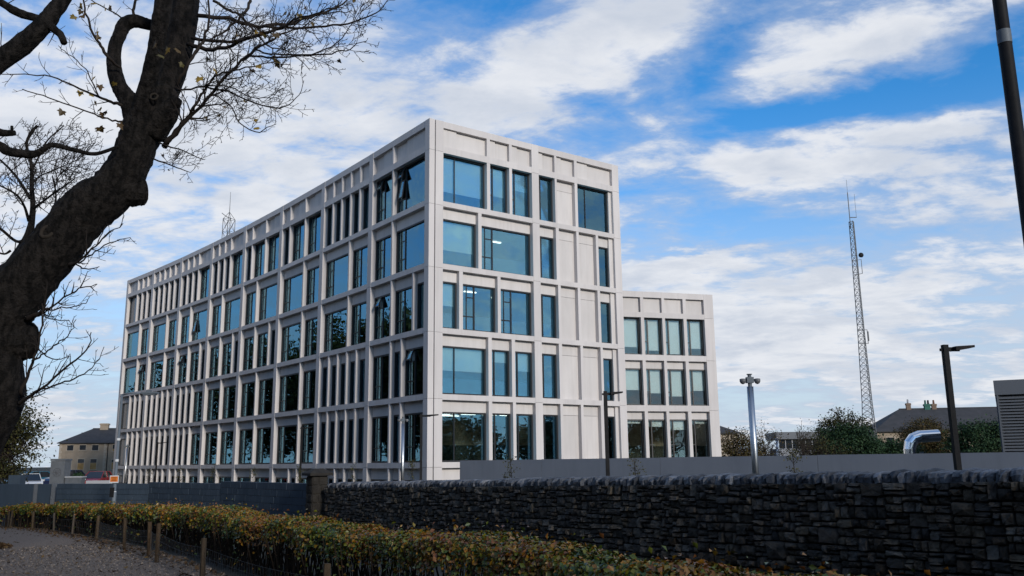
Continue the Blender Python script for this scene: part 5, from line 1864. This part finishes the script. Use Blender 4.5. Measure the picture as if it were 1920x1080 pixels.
crown_tree('russet_bush', 'brown autumn bush just right of the wing', (19.2, 75, -1.1), 4, (0, 0, 2.9), (2.1, 1.6, 2.3), 'russet', 110, 60, .16, .12, g_, 'bush', .36, bare=1)
crown_tree('russet_bush', 'dark half-bare bush behind the thick steel pole', (21.6, 76, -1.1), 4, (0, 0, 3.4), (1.9, 1.5, 2.5), 'russet', 70, 14, .16, .12, g_, 'bush', .36, bare=1)
crown_tree('russet_bush', 'thin dark bush left of the round olive tree', (26.6, 77, -1.1), 4, (0, 0, 2.6), (2.6, 1.5, 2.2), 'darkolive', 90, 50, .16, .12, g_, 'bush', .36, bare=1)
crown_tree('bare_tree', 'spindly bare young tree above the brown bushes', (24.2, 74, -1.1), 6, (0, 0, 4.0), (1.6, 1.2, 1.9), 'russet', 26, 3, .14, .09, g_, clump=.3, bare=1)
crown_tree('olive_bush', 'pale dry bush beside the silver duct', (37.8, 79, -1.1), 3, (0, 0, 2.0), (1.4, 1.0, 1.2), 'olive', 40, 30, .15, .1, g_, 'bush', .28)

crown_tree('autumn_tree', 'dark leafy tree at the far left in front of the stone house', (-28.0, 47.5, -1.1), 8, (.4, 0, 4.3), (1.95, 1.7, 2.7), 'darkolive', 140, 55, .15, .26, None, clump=.34, bare=1, tw_r=.01)
crown_tree('bare_tree', 'wispy bare tree behind the stone house chimney', (-70.5, 165, -.3), 9, (5, 0, 8.0), (4.0, 3, 2.2), 'russet', 40, 0, .2, .2, None, bare=1, tw_r=.03)

# ------------------------------------------------------------------ slim young trees along the front
def sapling(x, y, h, label, wdt=.22, full=1.0):
    z0 = ground_z(x, y)
    e = empty('sapling', (x, y, z0), label, 'sapling', 'young trees planted along the offices')
    H = h - z0
    b = MB()
    b.tube([(0, 0, -.1), (.02, 0, H * .5), (-.02, .01, H)], [.028, .02, .008], 5)
    b.build('trunk', 'fartwig', e)
    b = MB()
    P, N = [], []
    for k in range(int(26 * full)):
        z = H * random.uniform(.25, .97)
        a = random.uniform(0, 6.28)
        l = wdt * (1.15 - z / H * .75) * random.uniform(.6, 1.2)
        q = Vector((math.cos(a) * l, math.sin(a) * l, z + l * 1.1))
        b.tube([(0, 0, z), q * .5 + Vector((0, 0, z * .5)), q], [.008, .006, .003], 3, False)
        for j in range(int(9 * full)):
            P.append(q * random.uniform(.3, 1) * Vector((1, 1, 0)).length * 0 + Vector((q.x, q.y, q.z)) * 1.0 + Vector([random.gauss(0, .07) for _ in range(3)]))
            N.append([random.gauss(0, 1) for _ in range(3)])
    b.build('branches', 'fartwig', e)
    leaf_cloud('crown', [tuple(p) for p in P], N, .075, 'olive', e)


for (x, y, h, w_, l) in ((-.1, 30, 1.78, .26, 'young tree in front of the grey wall, left of the gable lamp post'),
                         (4.1, 30, 1.75, .34, 'bushy young tree in front of the grey wall, right of the gable lamp post'),
                         (8.54, 27, 1.86, .3, 'sparse young tree right of the thick steel camera pole'),
                         (-5.0, 43.6, 1.82, .24, 'young tree right of the steel pole at the near corner'),
                         (-9.1, 50, 1.55, .3, 'young tree just right of the stone gate pillar, before the slotted bay'),
                         (-13.0, 53.6, 1.45, .3, 'young tree beside the black lamp left of the stone gate pillar'),
                         (-17.1, 58, 1.5, .32, 'young tree before the curved front, second left of the gate pillar'),
                         (-21.0, 62, 1.66, .34, 'young tree before the middle of the curved front'),
                         (-26.4, 70, 1.5, .4, 'young tree before the curved front, right of the far black lamp'),
                         (-33.0, 80, 1.4, .4, 'young tree before the slotted bays, left of the far black lamp'),
                         (-40.9, 91, 1.15, .4, 'young tree at the far end of the curved front by the street light')):
    sapling(x, y, h, l, w_)

# ------------------------------------------------------------------ beech hedge, stakes and wire
hedge = empty('beech_hedge', (HEDGE[40][0], HEDGE[40][1], 0), 'low autumn beech hedge, green to copper, curving along the gravel path', 'hedge')
HO = np.array(hedge.location)
n = 105000
smax = HARC[-1]
s = rng.uniform(3.0, smax, n * 3)
p, nn = hedge_at(s)
dist = np.hypot(p[:, 0], p[:, 1])
keep = rng.random(len(s)) < np.clip(1.35 * 8.5 / dist, .18, 1)
s, p, nn, dist = s[keep], p[keep], nn[keep], dist[keep]
m = len(s)
hw = .47 + .05 * np.sin(s * 2.1) + .03 * np.sin(s * 5.3 + 1)
ht = .875 + .06 * np.clip((13 - dist) / 5, 0, 1) + .035 * np.sin(s * 1.3 + .4) + .025 * np.sin(s * 4.1)
# rounded-box cross-section
kind = rng.random(m)
lat = np.where(kind < .5, rng.uniform(-1, 1, m), np.where(kind < .87, rng.normal(1.0, .06, m), rng.normal(-1.0, .06, m)))
zf = np.where(kind < .5, 1.0 - np.abs(rng.normal(0, .07, m)) - .10 * np.abs(lat) ** 4, rng.uniform(.08, .97, m))
lat = np.where((kind >= .5) & (zf > .8), lat * (1 - (zf - .8) * .8), lat)
deep = rng.random(m) < .28
lat = np.where(deep, lat * rng.uniform(.4, .95, m), lat)
zf = np.where(deep, zf * rng.uniform(.75, .97, m), zf)
# a few shoots stand up above the trim line
sh = rng.random(m) < .02
zf = np.where(sh & (kind < .5), zf + rng.uniform(.03, .16, m), zf)
thin = (kind >= .5) & (rng.random(m) > np.clip((zf - .52) / .40, .03, 1) ** 1.1)
gz = np.array([ground_z(a, c) for a, c in p])
pos = np.stack([p[:, 0] + nn[:, 0] * lat * hw, p[:, 1] + nn[:, 1] * lat * hw, gz + zf * ht], 1) - HO
nor = np.stack([nn[:, 0] * lat * .8, nn[:, 1] * lat * .8, np.where(kind < .5, 1.0, .35)], 1) + rng.normal(size=(m, 3)) * .55
patch = .5 + .5 * np.sin(s * .9 + 1.3 * np.sin(s * .37)) * np.cos(lat * 1.7 + s * 2.3)
tintv = np.clip(rng.normal(.20 + .36 * patch, .20, m) + np.where(kind < .5, .06, -.04), 0.0, 1.0)
size = rng.uniform(.034, .074, m) * np.where(dist > 20, 1.35, 1.0) * np.where(dist > 30, 1.25, 1.0)
kp = ~thin
leaf_cloud('foliage', pos[kp], nor[kp], size[kp], 'hedge', hedge, tintv[kp], aspect=.66, fold=.35)
b = MB()
for k in range(2600):
    s1 = random.uniform(3, smax)
    p1, n1 = hedge_at(np.array([s1]))
    l0 = random.uniform(-.44, .46)
    q0 = p1[0] + n1[0] * l0
    q1 = q0 + n1[0] * random.uniform(-.15, .15) + np.array([random.uniform(-.15, .15), random.uniform(-.15, .15)])
    z = ground_z(*q0)
    b.tube([(q0[0] - HO[0], q0[1] - HO[1], z), ((q0[0] + q1[0]) / 2 - HO[0], (q0[1] + q1[1]) / 2 - HO[1], z + .4), (q1[0] - HO[0], q1[1] - HO[1], z + .8)], [.012, .009, .005], 4, False)
b.build('stems', 'hedgestem', hedge)

STAKES = [(-17.84, 33.0), (-15.5, 30.0), (-13.39, 27.0), (-11.25, 24.0), (-8.53, 19.5), (-7.05, 17.2), (-6.4, 15.95), (-4.55, 13.0), (-2.0, 9.35), (.2, 5.6), (1.6, 3.0)]
fence = empty('wire_fence', (-7.0, 17.0, 0), 'low wire mesh fence on rough wooden stakes between path and hedge', 'fence')
FO = fence.location
line = []
for i, (x, y) in enumerate(STAKES):
    line.append(Vector((x + .05, y + .03, ground_z(x, y))))
line = [line[0] + Vector((-2.2, 2.3, -.05)), line[0] + Vector((-1.9, 1.9, -.05))] + line
for i, q in enumerate(line):
    b = MB()
    w_ = random.uniform(.032, .045)
    h_ = random.uniform(.60, .70)
    b.tube([(0, 0, -.05), (0, 0, h_)], [w_, w_ * .92], 6, True, .06)
    b.build('stake', 'stake', fence, False, q - FO, (random.uniform(-.05, .05), random.uniform(-.05, .05), random.uniform(0, 1)))
b = MB()
for i in range(2, len(line) - 1):
    a, c = line[i], line[i + 1]
    ln = (c - a).length
    nv = int(ln / .10)
    near = max(min(a.y, c.y), 0)
    if near > 21:
        nv = int(ln / .3)
    for z in (.06, .16, .27, .39, .52) if near < 21 else (.1, .3, .52):
        pts = []
        for k in range(7):
            t = k / 6
            q = a.lerp(c, t)
            pts.append(q + Vector((0, 0, z - .05 * math.sin(math.pi * t) * (z / .52))) - FO)
        b.tube(pts, .0016 if near < 12 else .0022, 3, False)
    for k in range(1, nv):
        t = k / nv
        q = a.lerp(c, t)
        sag = .05 * math.sin(math.pi * t)
        b.tube([q + Vector((0, 0, .02)) - FO, q + Vector((0, 0, .52 - sag)) - FO], .0013 if near < 12 else .002, 3, False)
tag(b.build('wire_mesh', 'wire', fence), kind='stuff')

# ------------------------------------------------------------------ litter on the path
N_ = 2600
s = rng.uniform(4, smax, N_)
p, nn = hedge_at(s)
off = .75 + np.abs(rng.normal(0, .35, N_)) + (rng.random(N_) < .22) * rng.uniform(0, 6, N_)
x = p[:, 0] + nn[:, 0] * off
y = p[:, 1] + nn[:, 1] * off
z = np.array([ground_z(a, c) for a, c in zip(x, y)]) + .045 + rng.uniform(0, .02, N_)
nor = rng.normal(size=(N_, 3)) * .35 + [0, 0, 1]
tag(leaf_cloud('fallen_leaves', np.stack([x, y, z], 1), nor, rng.uniform(.05, .12, N_), 'litter'), 'dead brown leaves scattered over the gravel path and under the hedge', 'leaves', kind='stuff')
# gravel chips with real relief on the near path
N_ = 16000
s = rng.uniform(9, 32, N_)
p, nn = hedge_at(s)
off = rng.uniform(.7, 6.5, N_)
x = p[:, 0] + nn[:, 0] * off
y = p[:, 1] + nn[:, 1] * off
z = np.array([ground_z(a, c) for a, c in zip(x, y)]) + .035
M['chip'] = mat('gravel_chip', (.1, .1, .1), .9, .2, tint=[(.065, .054, .046), (.15, .125, .105), (.23, .195, .165), (.11, .09, .072)])
tag(leaf_cloud('gravel', np.stack([x, y, z], 1), rng.normal(size=(N_, 3)) * .5 + [0, 0, 1], rng.uniform(.02, .045, N_), 'chip', aspect=.9, fold=.5), 'loose pale gravel chips on the path', 'gravel', kind='stuff')
lp = empty('leaf_pile', (-12.9, 21.4, ground_z(-12.9, 21.4)), 'low heap of brown dead leaves on the path at the left edge', 'leaf pile')
N_ = 1800
a = rng.uniform(0, 2 * np.pi, N_)
r_ = np.sqrt(rng.random(N_))
hgt = .34 * np.exp(-(r_ * 1.5) ** 2)
leaf_cloud('leaves', np.stack([np.cos(a) * r_ * .85, np.sin(a) * r_ * .7, hgt * rng.uniform(.7, 1.05, N_) + .03], 1), rng.normal(size=(N_, 3)) * .5 + [0, 0, 1], rng.uniform(.06, .13, N_), 'litter', lp)
b = MB()
ringv = [(0, 0, .28)] + [(math.cos(k * .628) * .45, math.sin(k * .628) * .38, .18) for k in range(10)] + [(math.cos(k * .628) * .9, math.sin(k * .628) * .75, -.02) for k in range(10)]
b.add(ringv, [(0, 1 + k, 1 + (k + 1) % 10) for k in range(10)] + [(1 + k, 11 + k, 11 + (k + 1) % 10, 1 + (k + 1) % 10) for k in range(10)], .2)
b.build('heap', 'litter', lp, True)

# ------------------------------------------------------------------ belt of trees round the park behind the viewer
P, N, S = [], [], []
wood = MB()
random.seed(3)
spots = []
for k in range(34):                                   # behind, thick and tall
    az = 108 + k * 4.4
    rad = random.uniform(22, 30) + (5 if 120 < az < 168 else 0)
    spots.append((math.sin(R(az)) * rad, math.cos(R(az)) * rad, random.uniform(12, 15.5) if 120 < az < 168 else random.uniform(14, 18)))
for (x, y, hh) in ((-31, 40, 15), (-38, 50, 17), (-44, 60, 19), (-51, 69, 20), (-58, 79, 20), (-66, 89, 20), (-74, 100, 19), (-83, 111, 19), (-28, 28, 14), (-30, 14, 15), (-29, 2, 16), (-36, 41, 15), (-43, 51, 17), (-49, 61, 19), (-56, 70, 20), (-63, 79, 20), (-71, 89, 20), (-80, 100, 19), (-41, 46, 16), (-48, 56, 18), (-54, 65, 19), (-61, 74, 19), (-34, 30, 14),
                   (50, 50, 7), (53, 45, 7.5), (56, 40, 7), (47, 56, 7), (60, 50, 8), (63, 44, 8), (57, 58, 8), (66, 38, 8), (54, 32, 7.5), (58, 26, 8), (50, 22, 8), (44, 61, 7)):
    spots.append((x + random.uniform(-2, 0), y, hh + (2.0 if x < 0 else 0)))
for (x, y, hh) in spots:
    c = np.array([x, y, hh * (.55 if hh > 9 else .48)])
    wood.tube([(x, y, -.2), (x + .3, y, hh * .5), (x, y, hh * .85)], [.35, .25, .08], 6)
    for j in range(270 if x < -27 else 150):
        d = rng.normal(size=3)
        d /= np.linalg.norm(d)
        q = c + d * np.array([4.2, 4.2, hh * .45]) * rng.uniform(.3, 1) ** .5
        P.append(q + rng.normal(size=(16, 3)) * .6)
        N.append(rng.normal(size=(16, 3)) + d)
wd = leaf_cloud('woodland', np.concatenate(P), np.concatenate(N), .58, 'olive')
tag(wd, 'belt of trees round the park behind the viewer', 'wood', kind='stuff')
tr = wood.build('trunks', 'fartwig', wd)
